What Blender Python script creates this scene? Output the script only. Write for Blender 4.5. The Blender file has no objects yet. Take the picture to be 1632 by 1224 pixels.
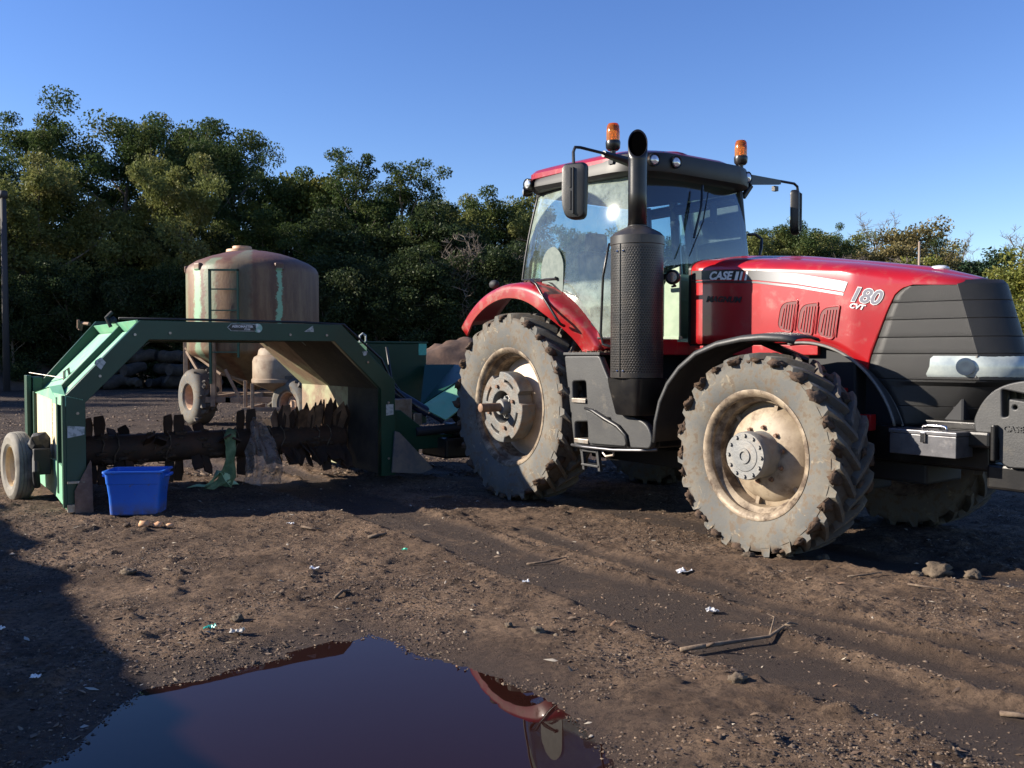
import bpy, bmesh, math, random
import numpy as np
from mathutils import Vector, Matrix, noise as mnoise
SC = bpy.context.scene
COL = SC.collection
R = math.radians
PI = math.pi
# ------------------------------------------------------------------ camera, light
cd = bpy.data.cameras.new('camera'); cam = bpy.data.objects.new('camera', cd); COL.objects.link(cam)
cam.location = (0, 0, 1.5); cam.rotation_euler = (R(90 - 1.867), 0, 0)
cd.sensor_width = 36; cd.lens = 36 * 1411 / 1632; cd.clip_start = 0.05; cd.clip_end = 2000
SC.camera = cam
SUN_EL = R(23.5); SUN_AZ = R(-91)            # azimuth from +Y towards +X
sdir = Vector((math.sin(SUN_AZ) * math.cos(SUN_EL), math.cos(SUN_AZ) * math.cos(SUN_EL), math.sin(SUN_EL)))
w = bpy.data.worlds.new('World'); SC.world = w; w.use_nodes = True
sk = w.node_tree.nodes.new('ShaderNodeTexSky'); sk.sky_type = 'NISHITA'; sk.sun_disc = False
sk.sun_elevation = SUN_EL; sk.sun_rotation = SUN_AZ; sk.air_density = 1.0; sk.dust_density = 0.0; sk.ozone_density = 3.0
bg = w.node_tree.nodes['Background']; bg.inputs[1].default_value = 0.083
hs = w.node_tree.nodes.new('ShaderNodeHueSaturation'); hs.inputs['Saturation'].default_value = 1.20; hs.inputs['Hue'].default_value = 0.518
w.node_tree.links.new(sk.outputs[0], hs.inputs['Color']); w.node_tree.links.new(hs.outputs[0], bg.inputs[0])
sl = bpy.data.lights.new('sun', 'SUN'); sl.energy = 5.0; sl.angle = R(0.5); sl.color = (1, 0.9, 0.76)
so = bpy.data.objects.new('sun', sl); COL.objects.link(so)
so.rotation_euler = sdir.to_track_quat('Z', 'Y').to_euler(); so.location = (-20, 5, 20)
SC.view_settings.view_transform = 'Standard'; SC.view_settings.look = 'None'; SC.view_settings.gamma = 1
SC.view_settings.exposure = 1.25
# ------------------------------------------------------------------ helpers
def setp(n, k, v):
    if k in n.inputs: n.inputs[k].default_value = v
def c4(c): return (c[0], c[1], c[2], 1)
class NT:
    def __init__(s, name):
        s.m = bpy.data.materials.new(name); s.m.use_nodes = True; s.t = s.m.node_tree
        s.b = s.t.nodes['Principled BSDF']; s.out = s.t.nodes['Material Output']
        s.tc = s.t.nodes.new('ShaderNodeTexCoord')
    def n(s, typ, **kw):
        x = s.t.nodes.new(typ)
        for k, v in kw.items(): setattr(x, k, v)
        return x
    def l(s, a, b): s.t.links.new(a, b)
    def noise(s, scale, detail=6, rough=.6, vec=None, dist=0):
        x = s.n('ShaderNodeTexNoise'); x.inputs['Scale'].default_value = scale; x.inputs['Detail'].default_value = detail
        x.inputs['Roughness'].default_value = rough; x.inputs['Distortion'].default_value = dist
        s.l(vec or s.tc.outputs['Object'], x.inputs['Vector']); return x.outputs['Fac']
    def ramp(s, fac, a, b, va=0., vb=1.):
        x = s.n('ShaderNodeMapRange'); x.inputs[1].default_value = a; x.inputs[2].default_value = b
        x.inputs[3].default_value = va; x.inputs[4].default_value = vb; s.l(fac, x.inputs[0]); return x.outputs[0]
    def mix(s, fac, a, b):
        x = s.n('ShaderNodeMix', data_type='RGBA')
        for k, v in ((0, fac), (6, a), (7, b)):
            if hasattr(v, 'links') or isinstance(v, bpy.types.NodeSocket): s.l(v, x.inputs[k])
            elif k == 0: x.inputs[0].default_value = v
            else: x.inputs[k].default_value = c4(v)
        return x.outputs[2]
    def math(s, op, a, b=0., c=None):
        x = s.n('ShaderNodeMath', operation=op)
        for i, v in enumerate((a, b, c)):
            if v is None: continue
            if isinstance(v, bpy.types.NodeSocket): s.l(v, x.inputs[i])
            else: x.inputs[i].default_value = v
        return x.outputs[0]
    def bump(s, h, strength=.4, dist=.01):
        x = s.n('ShaderNodeBump'); x.inputs['Strength'].default_value = strength; x.inputs['Distance'].default_value = dist
        s.l(h, x.inputs['Height']); s.l(x.outputs[0], s.b.inputs['Normal'])
    def scaled(s, v):
        x = s.n('ShaderNodeMapping'); x.inputs['Scale'].default_value = v; s.l(s.tc.outputs['Object'], x.inputs[0]); return x.outputs[0]
def mat(name, col, rough=.5, metal=0, col2=None, sc=3, a=.4, b=.65, bump=0, bsc=40, dirt=None, dsc=2.5, da=.5, db=.75, coat=0, zdirt=None, stretch=None):
    """plain surface: base colour broken by a second colour, then by dirt"""
    k = NT(name); setp(k.b, 'Roughness', rough); setp(k.b, 'Metallic', metal); setp(k.b, 'Coat Weight', coat); setp(k.b, 'Coat Roughness', .08)
    cur = col
    if col2 is not None:
        v = k.scaled(stretch) if stretch else None
        cur = k.mix(k.ramp(k.noise(sc, vec=v), a, b), col, col2)
    if dirt is not None:
        f = k.ramp(k.noise(dsc, 10, .7), da, db)
        if zdirt:
            sp = k.n('ShaderNodeSeparateXYZ'); k.l(k.tc.outputs['Object'], sp.inputs[0])
            zf = k.ramp(sp.outputs[2], zdirt[0], zdirt[1], 1., 0.)
            f = k.math('MAXIMUM', f, k.math('MULTIPLY', zf, k.ramp(k.noise(9, 8, .7), .35, .6)))
        cur = k.mix(f, cur, dirt)
        rr = k.n('ShaderNodeMix'); rr.inputs[2].default_value = rough; rr.inputs[3].default_value = .85; k.l(f, rr.inputs[0]); k.l(rr.outputs[0], k.b.inputs['Roughness'])
        if metal:
            mm = k.n('ShaderNodeMix'); mm.inputs[2].default_value = metal; mm.inputs[3].default_value = 0; k.l(f, mm.inputs[0]); k.l(mm.outputs[0], k.b.inputs['Metallic'])
    if isinstance(cur, tuple): k.b.inputs['Base Color'].default_value = c4(cur)
    else: k.l(cur, k.b.inputs['Base Color'])
    if bump: k.bump(k.noise(bsc, 8, .65), bump, .01)
    return k.m
class MB:
    def __init__(s): s.v = []; s.f = []; s.uv = None
    def add(s, vs, fs):
        o = len(s.v); s.v += [tuple(p) for p in vs]; s.f += [tuple(i + o for i in f) for f in fs]; return s
    def box(s, c, d, rot=None):
        x, y, z = d[0] / 2, d[1] / 2, d[2] / 2
        P = [Vector((i * x, j * y, k * z)) for i in (-1, 1) for j in (-1, 1) for k in (-1, 1)]
        if rot is not None: P = [rot @ p for p in P]
        P = [p + Vector(c) for p in P]
        return s.add(P, [(0, 1, 3, 2), (4, 6, 7, 5), (0, 4, 5, 1), (2, 3, 7, 6), (0, 2, 6, 4), (1, 5, 7, 3)])
    def bb(s, a, b): return s.box([(a[i] + b[i]) / 2 for i in range(3)], [abs(b[i] - a[i]) for i in range(3)])
    def tube(s, path, r, n=10, caps=True):
        P = [Vector(p) for p in path]; rs = r if isinstance(r, (list, tuple)) else [r] * len(P)
        prev = None; base = len(s.v)
        for i, p in enumerate(P):
            d = (P[min(i + 1, len(P) - 1)] - P[max(i - 1, 0)]).normalized()
            if prev is None:
                u = d.cross(Vector((0, 0, 1))); u = d.cross(Vector((0, 1, 0))) if u.length < .1 else u
            else: u = prev - d * prev.dot(d)
            u.normalize(); prev = u; v = d.cross(u)
            s.v += [tuple(p + (u * math.cos(2 * PI * k / n) + v * math.sin(2 * PI * k / n)) * rs[i]) for k in range(n)]
        for i in range(len(P) - 1):
            for k in range(n):
                a = base + i * n + k; b = base + i * n + (k + 1) % n; s.f.append((a, b, b + n, a + n))
        if caps: s.f.append(tuple(base + k for k in range(n))[::-1]); s.f.append(tuple(base + (len(P) - 1) * n + k for k in range(n)))
        return s
    def lathe(s, prof, c=(0, 0, 0), axis='z', n=48, close=False, a0=0, a1=2 * PI):
        """prof: list of (r, h)"""
        base = len(s.v); full = abs(a1 - a0 - 2 * PI) < 1e-6; m = n if full else n + 1
        for r, h in prof:
            for k in range(m):
                t = a0 + (a1 - a0) * k / n; x, y = r * math.cos(t), r * math.sin(t)
                p = {'z': (x, y, h), 'y': (x, h, y), 'x': (h, x, y)}[axis]
                s.v.append((p[0] + c[0], p[1] + c[1], p[2] + c[2]))
        L = len(prof)
        for i in range(L if close else L - 1):
            for k in range(n):
                a = base + i * m + k; b = base + i * m + (k + 1) % m
                c2 = base + ((i + 1) % L) * m + (k + 1) % m; d = base + ((i + 1) % L) * m + k
                s.f.append((a, b, c2, d))
        return s
    def disc(s, c, r, axis='y', n=24):
        b = len(s.v)
        for k in range(n):
            t = 2 * PI * k / n; x, y = r * math.cos(t), r * math.sin(t)
            p = {'z': (x, y, 0), 'y': (x, 0, y), 'x': (0, x, y)}[axis]; s.v.append(tuple(p[i] + c[i] for i in range(3)))
        s.f.append(tuple(range(b, b + n))); return s
    def cyl(s, a, b, r, n=20): return s.tube([a, b], r, n)
    def prism(s, poly, a, b, axis='y'):
        """poly in the plane across axis; a..b extents along it"""
        def P(p, h): return {'y': (p[0], h, p[1]), 'x': (h, p[0], p[1]), 'z': (p[0], p[1], h)}[axis]
        n = len(poly); o = len(s.v); s.v += [P(p, a) for p in poly] + [P(p, b) for p in poly]
        s.f += [tuple(o + i for i in range(n)), tuple(o + n + i for i in range(n))[::-1]]
        s.f += [(o + i, o + (i + 1) % n, o + n + (i + 1) % n, o + n + i) for i in range(n)]; return s
    def loft(s, secs, closed=False, caps=False):
        n = len(secs[0]); o = len(s.v)
        for q in secs: s.v += [tuple(p) for p in q]
        for i in range(len(secs) - 1):
            for k in range(n if closed else n - 1):
                a = o + i * n + k; b = o + i * n + (k + 1) % n; s.f.append((a, b, b + n, a + n))
        if caps: s.f.append(tuple(o + k for k in range(n))); s.f.append(tuple(o + (len(secs) - 1) * n + k for k in range(n))[::-1])
        return s
    def blob(s, c, r, seed=0, sub=2, amp=.35, fr=1.6, sq=(1, 1, 1)):
        bm = bmesh.new(); bmesh.ops.create_icosphere(bm, subdivisions=sub, radius=1)
        vs = []
        for v in bm.verts:
            d = 1 + amp * mnoise.noise(v.co * fr + Vector((seed * 7.3, seed * 1.7, seed * 3.1)))+ amp*.5 * mnoise.noise(v.co * fr*3 + Vector((seed * 2.3, seed * 4.7, seed * 3.1)))
            vs.append(tuple(c[i] + v.co[i] * d * r * sq[i] for i in range(3)))
        s.add(vs, [tuple(v.index for v in f.verts) for f in bm.faces]); bm.free(); return s
    def tf(s, M, start=0):
        s.v[start:] = [tuple(M @ Vector(p)) for p in s.v[start:]]; return s
def obj(name, mb, m, parent=None, smooth=False, bevel=0, solid=0, sub=0, label=None, fixn=True):
    me = bpy.data.meshes.new(name)
    if isinstance(mb, MB):
        me.from_pydata(mb.v, [], mb.f)
        if fixn:
            bm = bmesh.new(); bm.from_mesh(me); bmesh.ops.recalc_face_normals(bm, faces=bm.faces); bm.to_mesh(me); bm.free()
    else: me = mb; me.name = name
    if m: me.materials.clear(); me.materials.append(m)
    o = bpy.data.objects.new(name, me); COL.objects.link(o)
    if parent is not None: o.parent = parent
    if smooth:
        me.polygons.foreach_set('use_smooth', [True] * len(me.polygons))
        if smooth != 'all': me.set_sharp_from_angle(angle=R(smooth if smooth is not True and smooth > 1 else 38))
    if solid: x = o.modifiers.new('s', 'SOLIDIFY'); x.thickness = solid; x.offset = 0
    if bevel:
        x = o.modifiers.new('b', 'BEVEL'); x.width = bevel; x.segments = 2; x.limit_method = 'ANGLE'; x.angle_limit = R(35)
    if sub: x = o.modifiers.new('u', 'SUBSURF'); x.levels = sub; x.render_levels = sub
    if label: o['label'] = label
    return o
def tag(o, label, cat, group=None, kind=None):
    if label: o['label'] = label
    if cat: o['category'] = cat
    if group: o['group'] = group
    if kind: o['kind'] = kind
    return o
def thing(name, label, cat, loc=(0, 0, 0), rz=0, group=None):
    o = bpy.data.objects.new(name, None); COL.objects.link(o); o.location = loc; o.rotation_euler = (0, 0, rz)
    o.empty_display_size = .3
    return tag(o, label, cat, group)
def structure(o): o['kind'] = 'structure'; return o
def copy_tree(o, parent=None):
    kids = list(o.children); c = o.copy(); COL.objects.link(c)
    if parent is not None: c.parent = parent
    for ch in kids: copy_tree(ch, c)
    return c
def curve_mesh(cu):
    t = bpy.data.objects.new('t', cu); COL.objects.link(t)
    bpy.context.view_layer.update()
    me = bpy.data.meshes.new_from_object(t.evaluated_get(bpy.context.evaluated_depsgraph_get()))
    bpy.data.objects.remove(t); bpy.data.curves.remove(cu); return me
def plate_mesh(outline, holes, thick, bev=0):
    """2-D outline with holes, thickness along local z (+/-)"""
    cu = bpy.data.curves.new('c', 'CURVE'); cu.dimensions = '2D'; cu.fill_mode = 'BOTH'; cu.extrude = max(thick / 2 - bev, 0)
    cu.bevel_depth = bev; cu.bevel_resolution = 2; cu.offset = -bev
    for P in [outline] + list(holes):
        sp = cu.splines.new('POLY'); sp.points.add(len(P) - 1)
        for i, p in enumerate(P): sp.points[i].co = (p[0], p[1], 0, 1)
        sp.use_cyclic_u = True
    return curve_mesh(cu)
def place(me, M): me.transform(M); return me
XZ = lambda y: Matrix.Translation((0, y, 0)) @ Matrix.Rotation(R(90), 4, 'X')   # x,y -> x,z facing -y
def rounded(poly, r, n=4):
    out = []; N = len(poly)
    for i in range(N):
        p = Vector(poly[i]); a = Vector(poly[i - 1]); b = Vector(poly[(i + 1) % N])
        ri = r[i] if isinstance(r, (list, tuple)) else r
        if ri <= 0: out.append(tuple(p)); continue
        ra = min(ri, (a - p).length * .48); rb = min(ri, (b - p).length * .48)
        A = p + (a - p).normalized() * ra; B = p + (b - p).normalized() * rb
        for k in range(n + 1):
            t = k / n; out.append(tuple(A * (1 - t) ** 2 + p * 2 * t * (1 - t) + B * t * t))
    return out
def text_mesh(s, size, ext=.002, shear=.25, bold=.0, align='LEFT', sx=1):
    cu = bpy.data.curves.new('t', 'FONT'); cu.body = s; cu.size = size; cu.extrude = ext; cu.shear = shear; cu.offset = bold; cu.align_x = align; cu.resolution_u = 3
    me = curve_mesh(cu)
    if sx != 1: me.transform(Matrix.Diagonal((sx, 1, 1, 1)))
    return me
# numpy value noise
_rng = np.random.RandomState(7); _T = _rng.rand(256, 256)
def vnoise(x, y):
    xi = np.floor(x).astype(int); yi = np.floor(y).astype(int); fx = x - xi; fy = y - yi
    fx = fx * fx * (3 - 2 * fx); fy = fy * fy * (3 - 2 * fy)
    a = _T[xi % 256, yi % 256]; b = _T[(xi + 1) % 256, yi % 256]; c = _T[xi % 256, (yi + 1) % 256]; d = _T[(xi + 1) % 256, (yi + 1) % 256]
    return (a * (1 - fx) + b * fx) * (1 - fy) + (c * (1 - fx) + d * fx) * fy - .5
def fbm(x, y, f, o=4, g=.5):
    s = 0; a = 1
    for i in range(o): s = s + a * vnoise(x * f + i * 17.3, y * f + i * 9.1); f *= 2.03; a *= g
    return s
def np_mesh(name, V, F):
    me = bpy.data.meshes.new(name); n = len(F); k = F.shape[1]
    me.vertices.add(len(V)); me.vertices.foreach_set('co', V.astype(np.float32).ravel())
    me.loops.add(n * k); me.loops.foreach_set('vertex_index', F.astype(np.int32).ravel())
    me.polygons.add(n); me.polygons.foreach_set('loop_start', np.arange(0, n * k, k, dtype=np.int32))
    me.update(calc_edges=True); return me
def attr(me, name, vals, dom='POINT'):
    a = me.attributes.new(name, 'FLOAT', dom); a.data.foreach_set('value', vals.astype(np.float32).ravel())
# ------------------------------------------------------------------ materials
M = {}
M['red'] = mat('red_paint', (.32, .006, .010), .32, 0, (.25, .007, .010), 2, dirt=(.22, .10, .07), dsc=7, da=.54, db=.95, coat=.6, bump=.02, bsc=9)
M['red_fender'] = mat('red_fender_paint', (.31, .006, .010), .35, 0, (.23, .009, .010), 2, dirt=(.17, .10, .06), dsc=7, da=.52, db=.78, coat=.4, bump=.03, bsc=9)
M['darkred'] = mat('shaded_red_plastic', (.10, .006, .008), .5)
M['grille'] = mat('dull_black_grille', (.006, .006, .006), .55, 0, (.011, .0105, .010), 3, dirt=(.022, .019, .015), dsc=3, da=.6, db=.85, bump=.25, bsc=160)
M['black'] = mat('black_plastic', (.008, .008, .009), .42, 0, (.015, .015, .015), 6, dirt=(.07, .056, .042), dsc=4, da=.58, db=.85, bump=.1, bsc=60)
M['blackmet'] = mat('black_painted_steel', (.007, .007, .008), .32, .1, (.017, .016, .015), 6, dirt=(.10, .08, .06), dsc=6, da=.62, db=.85, bump=.06, bsc=60)
M['greyplastic'] = mat('dusty_grey_plastic', (.022, .023, .025), .5, 0, (.036, .037, .037), 3, dirt=(.10, .085, .062), dsc=5, da=.6, db=.85, bump=.15, bsc=80)
M['tanrim'] = mat('muddy_silver_rim', (.31, .25, .175), .55, .1, (.19, .14, .095), 5, dirt=(.065, .043, .028), dsc=6, da=.42, db=.6, bump=.15, bsc=30)
M['tandisc'] = mat('dusty_wheel_disc', (.58, .47, .36), .6, 0, (.45, .34, .25), 4, dirt=(.16, .10, .065), dsc=5, da=.56, db=.8, bump=.1, bsc=30)
M['frontdisc'] = mat('muddy_front_disc', (.32, .26, .185), .6, 0, (.20, .15, .10), 4, dirt=(.10, .065, .042), dsc=7, da=.5, db=.7, bump=.2, bsc=30)
M['weight'] = mat('cast_grey_weight', (.10, .105, .105), .6, .2, (.17, .16, .14), 6, dirt=(.16, .10, .06), dsc=7, da=.48, db=.68, bump=.6, bsc=50)
M['hub'] = mat('grey_hub', (.16, .165, .165), .55, .2, (.22, .21, .19), 8, dirt=(.22, .14, .09), dsc=7, da=.55, db=.75, bump=.3, bsc=50)
M['rusty'] = mat('rusty_steel', (.15, .085, .055), .7, .3, (.24, .15, .10), 12, dirt=(.10, .06, .04), bump=.3, bsc=60)
M['steel'] = mat('worn_steel', (.35, .33, .30), .4, .7, (.25, .2, .16), 12, bump=.1)
M['chrome'] = mat('bright_metal', (.7, .7, .72), .15, 1)
M['diamond'] = mat('grey_alloy_sheet', (.15, .15, .16), .36, .7, (.11, .11, .12), 14, dirt=(.12, .10, .08), dsc=6, da=.6, db=.85, bump=.04, bsc=60)
M['white'] = mat('white_decal', (.62, .62, .62), .4)
M['silver'] = mat('silver_decal', (.62, .63, .64), .35, .3)
M['greydecal'] = mat('grey_decal', (.17, .17, .20), .4)
M['blackdecal'] = mat('black_decal', (.012, .012, .014), .4)
M['reddecal'] = mat('red_decal', (.45, .02, .02), .4)
M['mud'] = mat('dried_brown_mud', (.085, .052, .032), .95, 0, (.045, .029, .020), 25, bump=1, bsc=70)
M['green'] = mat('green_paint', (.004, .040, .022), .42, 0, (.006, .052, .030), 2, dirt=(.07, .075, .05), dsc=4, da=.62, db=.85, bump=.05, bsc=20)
M['green_sunlit'] = mat('sunlit_green_steel', (.16, .42, .26), .5, 0, (.24, .47, .30), 3, dirt=(.32, .30, .20), dsc=4, da=.55, db=.8)  # paler copy of the green paint, sunlight put into the colour
M['panelcream'] = mat('cream_plywood', (.66, .58, .38), .7, 0, (.50, .43, .27), 3, .35, .7, stretch=(4, 4, .6), dirt=(.30, .2, .12), dsc=5, da=.6, db=.85)
M['darksheet'] = mat('shade_dark_sheet', (.035, .027, .02), .9, 0, (.055, .042, .03), 5, bump=.5)  # near-black tone paints in the shade inside the tunnel
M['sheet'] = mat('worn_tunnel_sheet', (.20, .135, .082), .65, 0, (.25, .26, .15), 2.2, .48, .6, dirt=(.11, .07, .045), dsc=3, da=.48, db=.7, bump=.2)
M['drum'] = mat('rusty_drum', (.040, .025, .018), .75, .2, (.09, .043, .024), 4, dirt=(.045, .03, .022), dsc=6, da=.5, db=.7, bump=.4, bsc=40)
M['flail'] = mat('worn_flail_steel', (.30, .17, .10), .6, .2, (.10, .06, .04), 6, bump=.3)
M['bluebin_'] = mat('scuffed_blue_plastic', (.012, .115, .56), .40, 0, (.018, .14, .60), 3, bump=.03, dirt=(.11, .10, .11), dsc=14, da=.60, db=.72, zdirt=(.02, .14))
M['bluebin'] = mat('blue_plastic', (.012, .115, .56), .38, 0, (.016, .13, .60), 3, bump=.03, dirt=(.08, .09, .2), dsc=5, da=.66, db=.9)
M['oldrubber'] = mat('dusty_rubber', (.20, .19, .165), .9, 0, (.30, .27, .22), 4, dirt=(.10, .075, .055), dsc=4, da=.55, db=.75, bump=.3)
M['trim'] = mat('rubber_trim', (.09, .09, .088), .6, 0, (.16, .15, .135), 9)
M['sticker'] = mat('weathered_white_sticker', (.45, .48, .46), .6, 0, (.22, .26, .24), 25, .5, .6)
M['wood'] = mat('grey_bark_stick', (.075, .050, .036), .9, 0, (.19, .14, .095), 20, bump=.4)
M['paper'] = mat('white_litter', (.62, .62, .62), .7)
def tyre_mat(name):
    k = NT(name); setp(k.b, 'Roughness', .85)
    a = k.mix(k.ramp(k.noise(3.5, 8, .65), .42, .6), (.092, .092, .087), (.135, .122, .098))
    b = k.mix(k.ramp(k.noise(14, 8, .7), .50, .60), a, (.105, .080, .056))
    c = k.mix(k.ramp(k.noise(5, 8, .7, dist=1.5), .60, .66), b, (.22, .185, .13))
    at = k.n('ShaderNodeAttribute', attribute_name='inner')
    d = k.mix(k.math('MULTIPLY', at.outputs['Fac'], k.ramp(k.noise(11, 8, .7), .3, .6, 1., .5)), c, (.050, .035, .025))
    k.l(d, k.b.inputs['Base Color']); k.bump(k.noise(45, 10, .7), .35, .008); return k.m
M['tyre'] = tyre_mat('dusty_tractor_tyre')
def ad_mask(k, x0, z0, r):
    sp = k.n('ShaderNodeSeparateXYZ'); k.l(k.tc.outputs['Object'], sp.inputs[0])
    dx = k.math('SUBTRACT', sp.outputs[0], x0); dz = k.math('SUBTRACT', sp.outputs[2], z0)
    d = k.math('SQRT', k.math('ADD', k.math('MULTIPLY', dx, dx), k.math('MULTIPLY', dz, dz)))
    return d, sp
def glass_mat(name, dusty=False, tint=(.66, .84, .87), amt=.02):
    k = NT(name); k.t.nodes.remove(k.b)
    tr = k.n('ShaderNodeBsdfTransparent'); tr.inputs[0].default_value = c4(tint)
    gl = k.n('ShaderNodeBsdfGlossy'); gl.inputs['Roughness'].default_value = .035; gl.inputs[0].default_value = (1, 1, 1, 1)
    fr = k.n('ShaderNodeFresnel'); fr.inputs[0].default_value = 1.5
    f2 = k.math('ADD', fr.outputs[0], .05)
    ms = k.n('ShaderNodeMixShader'); k.l(f2, ms.inputs[0]); k.l(tr.outputs[0], ms.inputs[1]); k.l(gl.outputs[0], ms.inputs[2])
    df = k.n('ShaderNodeBsdfDiffuse'); df.inputs[0].default_value = (.42, .50, .44, 1)
    tl = k.n('ShaderNodeBsdfTranslucent'); tl.inputs[0].default_value = (.30, .38, .32, 1)
    dd = k.n('ShaderNodeAddShader'); k.l(df.outputs[0], dd.inputs[0]); k.l(tl.outputs[0], dd.inputs[1])
    m2 = k.n('ShaderNodeMixShader'); k.l(ms.outputs[0], m2.inputs[1]); k.l(dd.outputs[0], m2.inputs[2])
    n1 = k.ramp(k.noise(9, 10, .75), .35, .75, amt * .4, amt * 1.6)
    if dusty:
        d, sp = ad_mask(k, .60, 2.36, 0)
        outside = k.ramp(d, .76, .78, 0., 1.)
        below = k.ramp(sp.outputs[2], 2.18, 2.22, 1., 0.)
        o2 = k.math('MAXIMUM', outside, below)
        n2 = k.ramp(k.noise(7, 12, .8), .3, .75, .10, .50)
        fac = k.math('ADD', n1, k.math('MULTIPLY', o2, n2)); k.l(fac, m2.inputs[0])
    else: k.l(n1, m2.inputs[0])
    k.l(m2.outputs[0], k.out.inputs[0]); return k.m
M['glass'] = glass_mat('tinted_cab_glass')
M['dustglass'] = glass_mat('dusty_cab_glass', True, amt=.075)
def perf_mat():
    k = NT('perforated_black_steel'); setp(k.b, 'Roughness', .38); setp(k.b, 'Metallic', .15)
    sp = k.n('ShaderNodeSeparateXYZ'); k.l(k.tc.outputs['Object'], sp.inputs[0])
    ang = k.math('ARCTAN2', sp.outputs[1], sp.outputs[0])
    U = k.math('MULTIPLY', ang, 60 / (2 * PI)); V = k.math('MULTIPLY', sp.outputs[2], 1 / .021)
    vr = k.math('FLOOR', V); odd = k.math('MULTIPLY', k.math('MODULO', k.math('ADD', vr, 1000), 2), .5)
    fu = k.math('SUBTRACT', k.math('FRACT', k.math('ADD', k.math('ADD', U, 100), odd)), .5); fv = k.math('SUBTRACT', k.math('FRACT', V), .5)
    d = k.math('SQRT', k.math('ADD', k.math('MULTIPLY', fu, fu), k.math('MULTIPLY', fv, fv)))
    hole = k.ramp(d, .30, .36, 1., 0.)
    inz = k.math('MULTIPLY', k.ramp(sp.outputs[2], .04, .041), k.ramp(sp.outputs[2], 1.12, 1.121, 1., 0.))
    hole = k.math('MULTIPLY', hole, inz)
    base = k.mix(k.ramp(k.noise(5, 8, .7), .45, .8), (.034, .032, .031), (.075, .062, .050))
    k.l(k.mix(hole, base, (.002, .002, .002)), k.b.inputs['Base Color'])
    k.bump(k.math('MULTIPLY', hole, -1), .5, .004); return k.m
M['perf'] = perf_mat()
def lens_mat(name, col, rough=.08, trans=.6):
    k = NT(name); k.b.inputs['Base Color'].default_value = c4(col); setp(k.b, 'Roughness', rough); setp(k.b, 'Transmission Weight', trans); setp(k.b, 'IOR', 1.45); return k.m
M['amber'] = lens_mat('amber_lens', (1., .30, .03), .12, .85)
M['headlens'] = mat('clear_headlamp', (.42, .46, .43), .22, .08, (.24, .28, .29), 6, coat=.6)
M['lamp'] = mat('clear_round_lamp', (.55, .58, .62), .12, .5, (.75, .75, .75), 40, coat=1)
M['reflector'] = mat('lamp_reflector', (.04, .055, .08), .2, .3)
M['greyseat'] = mat('dark_seat_fabric', (.02, .021, .026), .8)
M['interior'] = mat('grey_green_console', (.30, .36, .28), .7, 0, (.22, .27, .22), 4)
M['darkint'] = mat('dark_cab_trim', (.012, .013, .016), .7)
# ------------------------------------------------------------------ ground
PUD = [(-1.75, 3.0), (-1.70, 3.4), (-1.706, 3.708), (-1.68, 4.02), (-1.48, 4.10), (-1.38, 4.22), (-1.26, 4.30), (-1.12, 4.37), (-1.14, 4.48), (-1.04, 4.61), (-0.861, 4.702), (-0.776, 4.8), (-0.584, 4.639), (-0.462, 4.421), (-0.34, 4.36), (-0.13, 4.20), (0.03, 4.06), (0.15, 3.84), (0.27, 3.60), (0.35, 3.35), (0.36, 3.171), (0.33, 2.838), (0.135, 2.22), (-0.829, 2.1), (-1.728, 2.5)]
RUTS = [([(-6.5, 14.5), (-3.2, 10.9), (-1.302, 8.46), (-0.276, 6.921), (0.701, 5.329), (1.319, 4.24), (1.978, 3.374), (3.4, 1.8)], .27, .024),
        ([(-4.8, 14.5), (-2.0, 10.0), (-0.3, 7.3), (0.153, 6.295), (0.779, 5.616), (1.636, 4.723), (2.251, 3.846), (3.9, 2.2)], .15, .014),
        ([(0.1, 7.6), (0.593, 6.699), (1.463, 5.329), (2.479, 4.24), (4.5, 2.4)], .12, .010),
        ([(5.5, 5.0), (3.6, 5.6), (2.6, 6.25), (1.9, 7.3), (.9, 8.7), (-.1, 10.0), (-2.5, 13.5)], .24, .012)]
def seg_dist(x, y, pts, closed=False):
    d = np.full(x.shape, 1e9); n = len(pts)
    for i in range(n if closed else n - 1):
        (ax, ay), (bx, by) = pts[i], pts[(i + 1) % n]; dx, dy = bx - ax, by - ay
        t = np.clip(((x - ax) * dx + (y - ay) * dy) / (dx * dx + dy * dy), 0, 1)
        d = np.minimum(d, np.hypot(x - ax - t * dx, y - ay - t * dy))
    return d
def inside(x, y, P):
    r = np.zeros(x.shape, bool); j = len(P) - 1
    for i in range(len(P)):
        xi, yi = P[i]; xj, yj = P[j]
        c = ((yi > y) != (yj > y)) & (x < (xj - xi) * (y - yi) / (yj - yi + 1e-12) + xi); r ^= c; j = i
    return r
def sstep(a, b, x): t = np.clip((x - a) / (b - a), 0, 1); return t * t * (3 - 2 * t)
WATER = -.022
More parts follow.
